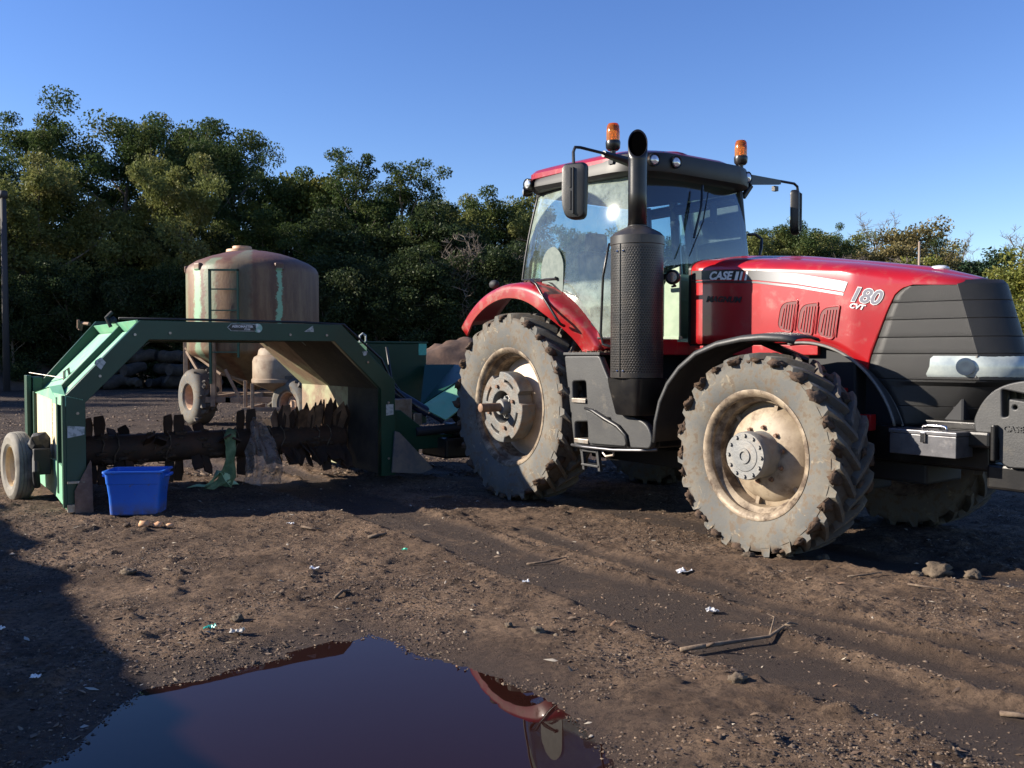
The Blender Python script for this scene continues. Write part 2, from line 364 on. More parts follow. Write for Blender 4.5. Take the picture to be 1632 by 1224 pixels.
def ground_h(x, y, wet=False):
    x = np.asarray(x, float); y = np.asarray(y, float)
    far = sstep(30, 60, np.hypot(x, y))
    near = 1 - far
    h = (.05 * fbm(x, y, .22, 2) + .034 * fbm(x, y, 1.1, 3) + .020 * fbm(x, y, 5., 3, .6) + .020 * np.abs(fbm(x, y, 17., 2, .7))) * (near * .9 + .1)
    lump = np.maximum(fbm(x + 31, y + 5, 8., 3, .65) - .22, 0); h = h + .05 * lump * near
    W = np.zeros(x.shape)
    for P, wd, dp in RUTS:
        xx = x + .06 * fbm(x, y, 1.7, 2); yy = y + .06 * fbm(x + 9, y, 1.7, 2)
        d = seg_dist(xx, yy, P); m = 1 - sstep(wd * .75, wd * 1.15, d)
        h = h * (1 - .86 * m) - dp * m; h = h + .012 * np.exp(-((d - wd * 1.25) / (.3 * wd)) ** 2); W = np.maximum(W, m)
    jx = x + .05 * fbm(x, y + 3, 5., 4, .6); jy = y + .065 * fbm(x + 5, y, 5., 4, .6)
    d = seg_dist(jx, jy, PUD, True); s = np.where(inside(jx, jy, PUD), -d, d)
    k = sstep(0, .55, s); h = np.where(s < .55, h * (.30 + .70 * k) + .004 * k, h)
    h = np.where(s < 0, np.minimum(h * .3, .02) + WATER - .003 - .10 * sstep(0, .35, -s), np.where(s < .22, np.maximum(h * sstep(0, .22, s) + WATER * (1 - sstep(0, .22, s)), WATER + .001 + .014 * s / .22), np.where(s < 2.5, np.maximum(h, WATER + .012), h)))
    if wet: return h, W, s
    return h
def gz(x, y): return float(ground_h(np.array([x]), np.array([y]))[0])
def axis_pts(lo, hi, st, far, g=1.045):
    a = list(np.arange(lo, hi, st)); d = st; p = hi
    out = []
    while p < far[1]: out.append(p); d *= g; p += d
    out.append(far[1]); lo2 = []; d = st; p = lo
    while p > far[0]: d *= g; p -= d; lo2.append(max(p, far[0]))
    return np.array(sorted(set(lo2)) + a + out)
gx = axis_pts(-6.6, 5.6, .026, (-700, 700)); gy = axis_pts(1.9, 11.5, .026, (-60, 1400))
X, Y = np.meshgrid(gx, gy); H, W_, S_ = ground_h(X, Y, True)
nx, ny = len(gx), len(gy); I = np.arange(nx * ny).reshape(ny, nx)
F = np.stack([I[:-1, :-1], I[:-1, 1:], I[1:, 1:], I[1:, :-1]], -1).reshape(-1, 4)
gm = np_mesh('ground', np.stack([X, Y, H], -1).reshape(-1, 3), F); attr(gm, 'rut', W_); attr(gm, 'yard', sstep(10.5, 13, Y + .15 * X)); attr(gm, 'shore', np.clip(1 - S_ / .35, 0, 1))
def ground_mat():
    k = NT('wet_muddy_ground')
    at = k.n('ShaderNodeAttribute', attribute_name='rut'); sh = k.n('ShaderNodeAttribute', attribute_name='shore')
    a = k.mix(k.ramp(k.noise(1.3, 8, .7), .44, .60), (.104, .067, .044), (.225, .150, .098))
    b = k.mix(k.ramp(k.noise(26, 10, .8), .46, .62), a, (.042, .027, .019))
    fa = k.n('ShaderNodeAttribute', attribute_name='yard'); b = k.mix(k.math('MULTIPLY', fa.outputs['Fac'], k.ramp(k.noise(.5, 8, .7), .3, .6, .6, 1.)), b, (.040, .029, .024))
    c = k.mix(k.ramp(k.noise(60, 6, .8), .60, .70), b, (.15, .11, .075))
    rf = k.math('MULTIPLY', at.outputs['Fac'], k.ramp(k.noise(2.2, 8, .65), .28, .50))
    wet = k.mix(k.ramp(k.noise(40, 8, .7), .3, .7), (.038, .026, .021), (.060, .041, .031))
    d = k.mix(rf, c, wet)
    e = k.mix(k.math('MULTIPLY', sh.outputs['Fac'], .75), d, (.040, .026, .022))
    k.l(e, k.b.inputs['Base Color'])
    rg = k.math('SUBTRACT', .9, k.math('MULTIPLY', k.math('MAXIMUM', rf, sh.outputs['Fac']), .25)); k.l(rg, k.b.inputs['Roughness']); setp(k.b, 'Specular IOR Level', .25)
    hh = k.math('ADD', k.math('MULTIPLY', k.noise(30, 12, .8), 1), k.math('MULTIPLY', k.noise(110, 6, .8), .5))
    k.bump(hh, 1.0, .035); return k.m
g = obj('ground', gm, ground_mat(), smooth='all'); structure(g)
k = NT('brown_puddle_water'); k.b.inputs['Base Color'].default_value = (.015, .0052, .0040, 1); setp(k.b, 'Roughness', .012); setp(k.b, 'IOR', 1.33); setp(k.b, 'Specular IOR Level', .32)
k.bump(k.noise(2.0, 3, .5), .012, .05)
pw = obj('puddle_water', MB().prism([(-2.4, 1.9), (.9, 1.9), (.9, 5.2), (-2.4, 5.2)], WATER - .0035, WATER, 'z'), k.m); structure(pw)
# ------------------------------------------------------------------ wheels (axis = local y, outer face towards -y)
def tyre_mesh(Rt, Rr, W, lugs, lugh, side=1, seed=1, lug_w=.055, road=False):
    m = MB(); rnd = random.Random(seed); inner = []
    prof = [(Rr, -W * .40), (Rr + .02, -W * .43), (Rr + .30 * (Rt - Rr), -W * .485), (Rr + .55 * (Rt - Rr), -W * .50), (Rt - .085, -W * .492), (Rt - .052, -W * .472), (Rt - .050, -W * .44), (Rt - lugh - .008, -W * .405), (Rt - lugh - .003, -W * .3), (Rt - lugh, 0)]
    prof = prof + [(r, -h) for r, h in prof[-2::-1]]
    m.lathe(prof, axis='y', n=72); nb = len(m.v)
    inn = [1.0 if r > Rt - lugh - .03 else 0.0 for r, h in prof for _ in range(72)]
    if not road:
        for s in (-1, 1):
            for i in range(lugs):
                a0 = 2 * PI * (i + (.5 if s > 0 else 0)) / lugs; D = W * .50 / Rt * 1.05
                secs = []
                for t in (-.16, -.06, 0, .12, .35, .6, .85, 1.06):
                    tt = max(t, 0); y = s * W * (.500 - .50 * tt); 
                    if t < 0: y = s * W * (.490 if t < -.1 else .497)
                    rtop = Rt - .014 * max(0, 1 - tt * 4) if t >= 0 else (Rt - lugh - .045 if t < -.1 else Rt - lugh * .75)
                    rb = Rt - lugh - .03 if t >= 0 else Rt - lugh - .06
                    if t < -.1: rtop = rb + .004
                    wd = lug_w * (1.05 if t < .1 else 1.0); a = a0 + side * D * tt
                    q = []
                    for (r, o) in ((rb, -wd * 1.0), (rtop, -wd * .40), (rtop, wd * .40), (rb, wd * 1.0)):
                        aa = a + o / Rt * 1.0; q.append((r * math.cos(aa), y * (1 if tt > 0 or r < Rt - lugh else .975), r * math.sin(aa)))
                    secs.append(q)
                b0 = len(m.v); m.loft(secs, closed=True, caps=True); inn += [(0.0 if j < 16 else .55) if (j % 4 in (1, 2) or j < 12) else 1.0 for j in range(len(m.v) - b0)]
    else:
        for y in (-.3, -.15, 0, .15, .3): pass
    inn += [0] * (len(m.v) - len(inn)); m.inn = inn; return m
def tyre_obj(m, parent, material=None, name='tyre'):
    me = bpy.data.meshes.new('tyre'); me.from_pydata(m.v, [], m.f)
    attr(me, 'inner', np.array(m.inn)); bm = bmesh.new(); bm.from_mesh(me); bmesh.ops.recalc_face_normals(bm, faces=bm.faces); bm.to_mesh(me); bm.free()
    me.polygons.foreach_set('use_smooth', [True] * len(me.polygons)); me.set_sharp_from_angle(angle=R(32))
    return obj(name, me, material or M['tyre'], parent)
def caked_mud(Rt, W, lugs, lugh, n, seed, a_lo=0, a_hi=2 * PI):
    m = MB(); rnd = random.Random(seed)
    for i in range(n):
        li = rnd.randrange(lugs); s = -1 if rnd.random() < .75 else 1
        a0 = 2 * PI * (li + .5 + (.5 if s > 0 else 0)) / lugs; t = rnd.uniform(.0, .35)
        a = a0 + W * .5 / Rt * 1.05 * t + rnd.uniform(-.012, .012); y = s * W * (.485 - .5 * t); r = Rt - lugh + rnd.uniform(-.012, .004)
        b = len(m.v); m.blob((0, 0, 0), rnd.uniform(.030, .060), seed * 50 + i, 2, .9, 2.2, (.9, 1.25, .50))
        m.tf(Matrix.Translation((r * math.cos(a), y, r * math.sin(a))) @ Matrix.Rotation(-a + PI / 2, 4, 'Y'), b)
    return m
def wheel_part(name, tr, loc, Rt, Rr, W, kind, flip=False, mud=True):
    """rim mesh as the wheel itself; tyre, hub, nuts as children"""
    m = MB(); fl = Rr + .012
    m.lathe([(Rr - .005, -W * .40), (fl, -W * .425), (fl + .004, -W * .44), (fl - .012, -W * .445), (Rr - .022, -W * .42), (Rr - .04, -W * .36), (Rr - .035, -W * .28), (Rr - .075, -W * .2), (Rr - .08, W * .2), (Rr - .03, W * .3), (fl, W * .44)], axis='y', n=64)
    o = obj(name, m, M['tanrim'], tr, smooth=True); o.location = loc
    if flip: o.rotation_euler = (0, 0, PI)
    lugs = 23 if kind == 'front' else 25
    t = tyre_mesh(Rt, Rr, W, lugs, .05 if kind == 'front' else .052, -1 if not flip else 1, 3, .05 if kind == 'front' else .055)
    tyre_obj(t, o)
    if mud: obj('caked_mud', caked_mud(Rt, W, lugs, .05, 105 if kind == 'front' else 80, 5 if kind == 'front' else 9), M['mud'], o, smooth='all')['kind'] = 'stuff'
    if kind == 'front':
        yd = -.02
        d = MB(); d.lathe([(Rr - .075, .02), (Rr - .11, .01), (Rr - .15, -.045), (.22, -.085), (.175, -.09), (.16, -.06), (.05, -.06)], axis='y', n=48)
        for k in range(6):
            a = 2 * PI * k / 6 + .3; d.box((math.cos(a) * (Rr - .085), .0, math.sin(a) * (Rr - .085)), (.10, .05, .03), Matrix.Rotation(-a, 3, 'Y'))
        obj('wheel_disc', d, M['frontdisc'], o, smooth=True)
        h = MB(); h.lathe([(.0, -.285), (.03, -.285), (.03, -.295), (.05, -.295), (.052, -.285), (.1, -.283), (.105, -.278), (.155, -.278), (.16, -.265), (.162, -.22), (.15, -.21), (.155, -.1), (.17, -.05)], axis='y', n=48)
        hb = obj('hub', h, M['hub'], o, smooth=True); hb.scale = (1.12, 1, 1.12)
        for k in range(12):
            a = 2 * PI * k / 12; q = MB().cyl((math.cos(a) * .135, -.262, math.sin(a) * .135), (math.cos(a) * .135, -.292, math.sin(a) * .135), .013, 6); obj('bolt', q, M['hub'], hb)
        for k in range(10):
            a = 2 * PI * k / 10 + .2; q = MB().cyl((math.cos(a) * .205, -.07, math.sin(a) * .205), (math.cos(a) * .205, -.115, math.sin(a) * .205), .014, 6); q.disc((math.cos(a) * .205, -.092, math.sin(a) * .205), .02); obj('wheel_nut', q, M['rusty'], o)
    else:
        d = MB(); d.lathe([(Rr - .078, .06), (Rr - .12, .05), (Rr - .20, -.0), (.25, -.05), (.20, -.05), (.12, -.02)], axis='y', n=64)
        obj('wheel_disc', d, M['tandisc'], o, smooth=True)
        # cast segment weight: ring with stepped rim, slots cut through
        out = []; N = 96
        for k in range(N):
            a = 2 * PI * k / N; seg = (a / (PI / 2)) % 1
            r = .365 if .10 < seg < .90 else .315
            out.append((r * math.cos(a + .3), r * math.sin(a + .3)))
        holes = [[(.165 * math.cos(2 * PI * k / 32), .165 * math.sin(2 * PI * k / 32)) for k in range(32)]]
        for q in range(4):
            c0 = q * PI / 2 + .3 + PI / 4; P = []
            for k in range(9): a = c0 - .30 + .6 * k / 8; P.append((.285 * math.cos(a), .285 * math.sin(a)))
            for k in range(9): a = c0 + .30 - .6 * k / 8; P.append((.262 * math.cos(a), .262 * math.sin(a)))
            holes.append(P)
        obj('wheel_weight', place(plate_mesh(out, holes, .17, .012), XZ(-.20)), M['weight'], o, smooth=30)
        s = MB().lathe([(.0, -.31), (.075, -.31), (.08, -.30), (.082, -.22), (.12, -.21), (.125, -.05)], axis='y', n=32)
        for k in range(8):
            a = 2 * PI * k / 8; s.cyl((math.cos(a) * .1, -.2, math.sin(a) * .1), (math.cos(a) * .1, -.245, math.sin(a) * .1), .014, 6)
        hb = obj('hub', s, M['hub'], o, smooth=True)
        obj('axle_shaft', MB().tube([(0, -.2, 0), (0, -.545, 0), (0, -.55, 0)], [.045, .045, .038], 20), M['rusty'], o, smooth=True)
        for q in range(4):
            a = q * PI / 2 + .3; obj('weight_bolt', MB().cyl((math.cos(a) * .22, -.28, math.sin(a) * .22), (math.cos(a) * .22, -.31, math.sin(a) * .22), .02, 6), M['rusty'], o)
    return o
# ------------------------------------------------------------------ tractor
ANG = R(-54.55)
tr = thing('tractor', 'big red tractor with silver stripe, black nose and muddy grey tyres', 'tractor', (.91, 9.84, 0), ANG)
wheel_part('rear_wheel', tr, (0, -.965, .965), .975, .60, .47, 'rear')
wheel_part('rear_wheel', tr, (0, .965, .965), .975, .60, .47, 'rear', flip=True, mud=False)
wheel_part('front_wheel', tr, (3.17, -.985, .755), .765, .475, .42, 'front')
wheel_part('front_wheel', tr, (3.17, .985, .755), .765, .475, .42, 'front', flip=True, mud=False)
def side(u): return -.44 if u <= 3.5 else -.44 + (u - 3.5) / .70 * .18
def ztop(u): return float(np.interp(u, [1.86, 2.12, 2.8, 3.44, 3.85, 4.0, 4.2, 4.3], [2.40, 2.40, 2.335, 2.235, 2.165, 2.13, 2.07, 2.035]))
def zsh(u): return float(np.interp(u, [1.86, 3.4, 3.87, 4.2, 4.3], [2.27, 2.13, 2.02, 2.0, 2.0]))
def zarc(u): d = .85 ** 2 - (u - 3.05) ** 2; return .75 + math.sqrt(d) if d > 0 else .75
def zbot(u):
    if u <= 3.05: return 1.6
    if u <= 3.62: return zarc(u)
    if u <= 3.93: return float(np.interp(u, [3.62, 3.75, 3.80, 3.85, 3.93], [1.43, 1.82, 1.94, 1.99, 2.015]))
    return zsh(u) - .004
us = list(np.arange(1.86, 3.0, .1)) + list(np.arange(3.0, 3.62, .04)) + list(np.arange(3.62, 3.96, .02)) + [4.0, 4.1, 4.2, 4.25, 4.29]
secs = []
for u in us:
    y0 = side(min(u, 4.2)); y0 = y0 if u <= 4.2 else y0 * (.78 if u < 4.27 else .5); zs = zsh(u); zt = ztop(u) ; zb = min(zbot(u), zs - .004)
    L = [(u, y0, zb + (zs - zb) * i / 8) for i in range(8)]
    Hh = zt - zs
    for i in range(13):
        a = PI / 2 * i / 12; L.append((u, y0 * (1 - .62 * (1 - math.cos(a)) ) , zs + Hh * .80 * math.sin(a)))
    ye = L[-1][1]
    for i in range(1, 7): t = i / 6; L.append((u, ye * (1 - t), zs + Hh * (.80 + .20 * (1 - (1 - t) ** 2))))
    L += [(u, -p[1], p[2]) for p in L[-2::-1]]
    secs.append(L)
hood = obj('hood', MB().loft(secs), M['red'], tr, smooth=40, solid=.012)
obj('hood_seal', MB().loft([[(u, p[1] * (1.0 + sc), p[2] + dz) for p in secs[0]] for u, sc, dz in ((1.845, -.04, -.015), (1.835, .012, .006), (1.862, .012, .006))]), M['black'], hood, solid=.006)
# dark engine mass under the hood
e = MB(); e.bb((.2, -.25, .55), (4.0, .25, 1.62)); e.bb((1.9, -.38, 1.0), (3.5, .38, 2.0)); e.bb((3.6, -.22, .85), (4.25, .22, 1.5)); e.bb((-.3, -.9, .80), (.25, .9, 1.15)); e.bb((3.02, -.8, .62), (3.30, .8, .86))
e.bb((.3, -.62, 1.1), (1.55, .62, 1.52)); e.cyl((2.2, -.45, .9), (2.2, .45, .9), .2); e.bb((.3, -.3, .42), (3.4, .3, .60)); e.bb((.75, .35, .45), (2.1, 1.0, 1.45)); e.bb((-.7, -.3, .45), (.3, .3, 1.0))
obj('chassis', e, M['darkint'], tr, bevel=.02)
er = MB(); er.bb((1.75, -.44, 1.50), (3.2, -.40, 1.585)); er.bb((1.56, -.60, 1.50), (1.83, -.42, 1.62)); er.tube([(2.95, -.42, 1.15), (3.1, -.5, 1.3), (3.35, -.46, 1.32), (3.5, -.5, 1.15), (3.62, -.45, .95)], .025); er.box((3.4, -.47, 1.2), (.14, .08, .10)); er.box((3.65, -.46, 1.0), (.1, .08, .12))
obj('engine_frame', er, M['red'], tr, bevel=.008)
obj('coolant_tank', MB().lathe([(0, -.14), (.10, -.14), (.11, -.12), (.11, .08), (.09, .11), (.03, .12), (.03, .14), (0, .14)], (2.98, -.33, 1.44), n=24), mat('pale_plastic_tank', (.42, .46, .34), .5), tr, smooth=True)
# nose
def split_u(z):
    if z >= 1.43: return float(np.interp(z, [1.43, 1.82, 1.94, 1.99, 2.015, 2.04], [3.62, 3.75, 3.80, 3.85, 3.92, 3.95]))
    d = .85 ** 2 - (z - .75) ** 2; return 3.05 + math.sqrt(max(d, 0))
def corner_u(z): return float(np.interp(z, [.98, 1.15, 1.28, 1.33, 1.5, 2.03], [4.06, 4.20, 4.30, 4.37, 4.36, 4.20]))
grooves = [1.13, 1.325, 1.51, 1.63, 1.76, 1.885]
zl = sorted(set([round(z, 4) for z in np.arange(.98, 2.012, .03)] + [round(q + d, 4) for q in grooves for d in (-.006, -.003, 0, .003, .006)]))
nsec = []
for z in zl:
    ub = split_u(z) + .004; uc = corner_u(z); L = []; off = -.007 * max(math.exp(-((z - gz_) / .003) ** 2) for gz_ in grooves)
    ya = side(ub) + .003 if ub > 3.5 else -.437; yc = -.255 + (.0 if z > 1.3 else .04)
    for i in range(10): t = i / 9; L.append((ub + (uc - ub) * t, ya + (yc - ya) * t - off * (-1) * (-1), z))
    L = [(p[0], p[1] - off, p[2]) for p in L]
    for i in range(1, 9):
        t = i / 8; L.append((uc + off + .20 * (1 - (1 - t) ** 2.0), yc * (1 - t), z))
    L += [(p[0], -p[1], p[2]) for p in L[-2::-1]]; nsec.append(L)
top = nsec[-1]; nsec.append([(p[0] - .03 if p[0] > 4.0 else p[0], p[1] * .9, 2.03) for p in top])
nose = obj('grille', MB().loft(nsec), M['grille'], tr, smooth=18, solid=.01)
obj('nose_trim', MB().tube([(split_u(z) + .0, (side(split_u(z)) if split_u(z) > 3.5 else -.44) - .004, z) for z in np.linspace(.98, 1.41, 12)] , .010, 6), M['trim'], nose)
# arch trim + wheel well liner
arc = [(3.05 + .85 * math.cos(a), .75 + .85 * math.sin(a)) for a in np.linspace(R(98), R(16), 26)]
hw = MB().loft([[(p[0] , -.452, p[1] + .004), (p[0], -.44, p[1] + .012), (p[0] * 1 - .0, -.20, p[1] + .0)] for p in arc]); obj('wheel_well', hw, M['greyplastic'], tr, smooth='all', solid=.008)
obj('wheel_well_edge', MB().tube([(p[0], -.452, p[1]) for p in arc], .011, 8), M['trim'], tr, smooth='all')
# headlights: wrap round the corner
for s in (1, -1):
    q = []
    pts = [(4.055, None), (4.12, None), (4.2, None), (4.28, None), (4.355, None)]
    zlo, zhi = 1.345, 1.495
    def row(z, o):
        L = []
        uc = corner_u(z); ub = split_u(z); ya = side(ub); yc = -.255
        u0 = 4.035 if z < 1.42 else 4.06
        if z > 1.48: u0 = 4.075
        for i in range(6):
            u = u0 + (uc - u0) * i / 5; t = (u - ub) / (uc - ub); L.append((u, (ya + (yc - ya) * t) - o, z))
        for i in range(1, 7):
            t = i / 7; L.append((uc + o + .20 * (1 - (1 - t) ** 2.0), yc * (1 - t), z))
        return [(p[0], p[1] * s, p[2]) for p in L]
    zs_ = [zlo, zlo + .02, 1.42, zhi - .02, zhi]; of = [.004, .018, .022, .018, .004]
    hl = obj('headlight', MB().loft([row(z, o) for z, o in zip(zs_, of)]), M['headlens'], tr, smooth=50)
    for (u, y, r) in ((4.30, -.308, .055), (4.405, -.215, .045), (4.43, -.165, .04)):
        b = MB().lathe([(0, 0), (r * .5, .004), (r, .012), (r * 1.12, .0)], axis='y', n=24); b.tf(Matrix.Translation((u, (y) * s - .0, 1.42)) @ Matrix.Rotation((.26 if r > .05 else 1.0) * s if s > 0 else -(.26 if r > .05 else 1.0), 4, 'Z') @ Matrix.Diagonal((1, -.10 * s, 1, 1)))
        obj('lamp', b, M['reflector'], hl, smooth=True)
    obj('lamp_divider', MB().tube([(4.352, -.262 * s, 1.345), (4.357, -.262 * s, 1.495)], .010, 6), M['trim'], hl)
# hood decals
Sy = -.4485
def wrap(o):
    for v in o.data.vertices: v.co.y += side(min(max(v.co.x, 3.0), 4.2)) + .44
    return o
def dpoly(pts, m, name='decal', dy=0, parent=hood, th=.002): return wrap(obj(name, MB().prism(pts, Sy + dy, Sy + dy - th), m, parent))
k = NT('fading_stripe_decal'); setp(k.b, 'Roughness', .35); sp = k.n('ShaderNodeSeparateXYZ'); k.l(k.tc.outputs['Object'], sp.inputs[0])
k.l(k.mix(k.ramp(k.math('ADD', sp.outputs[0], k.math('MULTIPLY', k.noise(120, 2), .06)), 2.50, 3.15), (.014, .014, .016), (.50, .50, .51)), k.b.inputs['Base Color']); M['fade'] = k.m
st = [(1.875, 2.262), (2.3, 2.240), (2.6, 2.212), (3.0, 2.155), (3.4, 2.072), (3.465, 2.055)]; sb = [(3.435, 1.985), (3.4, 1.993), (3.0, 2.072), (2.6, 2.13), (2.3, 2.158), (1.875, 2.182)]
dpoly(st + sb, M['fade'], 'stripe')
dpoly([(p[0], p[1] - .094) for p in st[:0]] + [(1.875, 2.172), (2.6, 2.120), (3.0, 2.061), (3.4, 1.982), (3.43, 1.975), (3.428, 1.955), (3.4, 1.961), (3.0, 2.041), (2.6, 2.104), (1.875, 2.158)], M['fade'], 'stripe')
def dtext(s, u, z, size, m, name='lettering', dy=-.003, bold=.0, rot=-7, shear=.25, sx=1, parent=hood, spacing=None):
    me = text_mesh(s, size, .0012, shear, bold, sx=sx); me.transform(Matrix.Translation((u, Sy + dy, z)) @ Matrix.Rotation(R(-rot), 4, 'Y') @ Matrix.Rotation(R(90), 4, 'X')); return wrap(obj(name, me, m, parent))
dtext('CASE', 2.075, 2.172, .098, M['white'], bold=.0035, rot=-4, sx=1.12)
for (a, m) in ((0, 'white'), (.054, 'white'), (.082, 'reddecal'), (.108, 'white')):
    u0 = 2.368 + a; wdt = .032 if a == 0 else .020; zz = 2.145 - (a * .07)
    dpoly([(u0, zz), (u0 + wdt, zz - .002), (u0 + wdt + .02, zz + .070), (u0 + .02, zz + .072)], M[m], 'lettering', -.003)
dtext('MAGNUM', 2.046, 1.976, .072, M['blackdecal'], dy=-.0045, bold=.0022, rot=-4, sx=1.22)
dtext('180', 3.475, 1.918, .15, M['white'], bold=.008, rot=-11, sx=1.0); dtext('180', 3.475, 1.918, .15, M['greydecal'], dy=-.0045, bold=.0030, rot=-11, sx=1.0)
dtext('CVT', 3.480, 1.862, .052, M['white'], bold=.0022, rot=-11, sx=1.1)
me = text_mesh('CASE IH', .040, .001, .2, .001); me.transform(Matrix.Translation((4.385, -.12, 1.765)) @ Matrix.Rotation(R(72), 4, 'Z') @ Matrix.Rotation(R(90), 4, 'X')); obj('lettering', me, M['white'], nose)
# vents
for (u0, u1, zb, zt) in ((2.825, 3.015, 1.69, 1.935), (3.015, 3.205, 1.66, 1.91), (3.203, 3.40, 1.63, 1.875)):
    sh = .055
    P = rounded([(u0, zb + .035), (u0 + .035, zt - .01), (u1, zt), (u1 - sh, zb - .01)], [.05, .07, .02, .045], 6)
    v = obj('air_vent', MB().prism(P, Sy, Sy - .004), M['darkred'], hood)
    c = Vector(((u0 + u1) / 2, (zb + zt) / 2)); Pb = [tuple(c + (Vector(p) - c) * 1.09) for p in P]
    obj('vent_rim', place(plate_mesh(Pb, [P[::-1]], .010, .002), XZ(Sy - .003)), M['red'], v, smooth=40)
    sl_ = MB()
    for i in range(6):
        uu = u0 + .030 + i * .026
        t0, t1 = zb + .03 - i * .004, zt - .025
        if i == 0: t1 -= .03; t0 += .02
        sl_.prism([(uu, t0), (uu + .030, t1), (uu + .0365, t1), (uu + .0065, t0)], Sy - .003, Sy - .010)
    obj('vent_slats', sl_, M['red'], v)
obj('hood_latch', MB().blob((3.93, 0, 2.145), .06, 1, 2, .05, 1, (1.3, 1.0, .45)), M['silver'], hood, smooth='all')
# exhaust
ex_c = (1.835, -1.09)
mf = MB().lathe([(.0, 0), (.226, 0), (.228, .01), (.228, 1.14), (.234, 1.145), (.234, 1.215), (.228, 1.22), (.2, 1.25), (.083, 1.31), (.083, 1.315)], n=64)
mo = obj('muffler', mf, M['perf'], tr, smooth=True); mo.location = (ex_c[0], ex_c[1], 1.305)
sm = MB(); a = R(-82); sm.tube([(.231 * math.cos(a), .231 * math.sin(a), .01), (.231 * math.cos(a), .231 * math.sin(a), 1.14)], .005, 6)
obj('seam', sm, M['blackmet'], mo)
for zz in (.06, 1.08):
    for da in (-.1, .1):
        obj('rivet', MB().blob((.232 * math.cos(a + da * 1.4), .232 * math.sin(a + da * 1.4), zz), .011, 1, 1, 0), M['chrome'], mo)
pipe = MB(); N = 28; path = [2.62, 2.9, 3.2]
secs = []
for z in (2.58, 2.9, 3.1, 3.17): secs.append([(ex_c[0] + .078 * math.cos(2 * PI * k / N), ex_c[1] + .078 * math.sin(2 * PI * k / N), z) for k in range(N)])
cdv = Vector((math.cos(R(-42)), math.sin(R(-42))))   # opening faces ahead and outwards
for f, rr in ((.4, .079), (1.0, .082)):
    L = []
    for k in range(N):
        x, y = math.cos(2 * PI * k / N), math.sin(2 * PI * k / N); d = x * cdv.x + y * cdv.y
        zz = 3.47 - (.5 * (d + 1)) * .27 if f == 1 else 3.185
        L.append((ex_c[0] + rr * x, ex_c[1] + rr * y, zz))
    secs.append(L)
ep = obj('exhaust_pipe', MB().loft(secs, closed=True), M['blackmet'], tr, smooth=50, solid=.006)
th = [(math.cos(2 * PI * k / N), math.sin(2 * PI * k / N)) for k in range(N)]; q = MB(); q.v = [(ex_c[0] + .077 * x, ex_c[1] + .077 * y, 3.452 - (.5 * (x * cdv.x + y * cdv.y + 1)) * .27) for x, y in th]; q.f = [tuple(range(N))]
obj('throat_shade_disc', q, mat('throat_shade', (.001, .001, .001), 1.0), ep); setp(bpy.data.materials['throat_shade'].node_tree.nodes['Principled BSDF'], 'Specular IOR Level', 0)  # black disc closing the pipe, stands for the shade in its hollow
obj('exhaust_base', MB().loft([[(ex_c[0] + sx * x - (.0 if z > 1.2 else .0), ex_c[1] + sx * y, z) for x, y in rounded([(-.21, -.19), (.21, -.19), (.21, .2), (-.21, .2)], .08)] for z, sx in ((1.30, 1), (1.22, .95), (.99, .72), (.98, .68))], closed=True, caps=True), M['blackmet'], tr, smooth=40)
obj('work_light', MB().lathe([(.044, .0), (.052, .012), (.064, .006), (.066, -.01), (.055, -.06), (.02, -.08), (0, -.08)], axis='y', n=24).tf(Matrix.Translation((2.03, -.86, 2.175)) @ Matrix.Rotation(R(25), 4, 'Z') @ Matrix.Diagonal((1, -1, 1, 1)).to_4x4()), M['blackmet'], tr, smooth=True)
wl = tr.children[-1]; obj('lens', MB().disc((0, 0, 0), .044).tf(Matrix.Translation((2.035, -.868, 2.175)) @ Matrix.Rotation(R(25), 4, 'Z')), mat('work_lamp_lens', (.07, .075, .10), .15, .3, (.2, .1, .08), 40), wl)
obj('bracket', MB().box((1.97, -.82, 2.18), (.03, .14, .05)).tube([(1.97, -.8, 2.1), (2.03, -.82, 2.1), (2.03, -.85, 2.12)], .01).box((1.80, -.75, 2.18), (.36, .02, .03)), M['blackmet'], wl)
# right step / fuel tank panel
out = [(.883, 1.494), (1.39, 1.497), (1.50, 1.31), (1.62, 1.16), (1.70, .99), (2.0, .93), (2.08, .80), (2.05, .70), (1.03, .65), (.995, .86), (.925, 1.25)]
out = rounded(out, [.03, .03, .2, .1, .06, .1, .1, .04, .02, .1, .1])
holes = [rounded([(1.01, 1.25), (1.20, 1.262), (1.215, 1.08), (1.015, 1.078)], .03), rounded([(1.045, .87), (1.245, .885), (1.255, .71), (1.05, .692)], .03), rounded([(1.40, .93), (1.55, .935), (1.555, .895), (1.41, .89)], .018)]
tk = obj('step_panel', place(plate_mesh(out, holes, .07, .014), XZ(-1.10)), M['greyplastic'], tr, smooth=35)
obj('fuel_tank', MB().prism(rounded([(.90, 1.48), (1.39, 1.48), (1.58, 1.17), (1.68, .98), (2.0, .9), (2.0, .69), (1.06, .68)], .03), -.98, -.35), M['black'], tr, bevel=.01)
ov = MB(); P = [(1.22, .995), (1.30, .985), (1.47, .92), (1.60, .875), (1.68, .86), (1.76, .80), (1.77, .70), (1.27, .685), (1.25, .9)]
obj('panel_cover', MB().prism(rounded(P, .03), -1.135, -1.155), M['greyplastic'], tk, bevel=.008)
obj('cover_rib', MB().tube([(1.21, -1.15, 1.01), (1.33, -1.155, .99), (1.5, -1.155, .925), (1.66, -1.155, .872), (1.76, -1.15, .80), (1.79, -1.145, .70)], [.012, .02, .022, .02, .016, .014], 8), M['black'], tk, smooth='all')
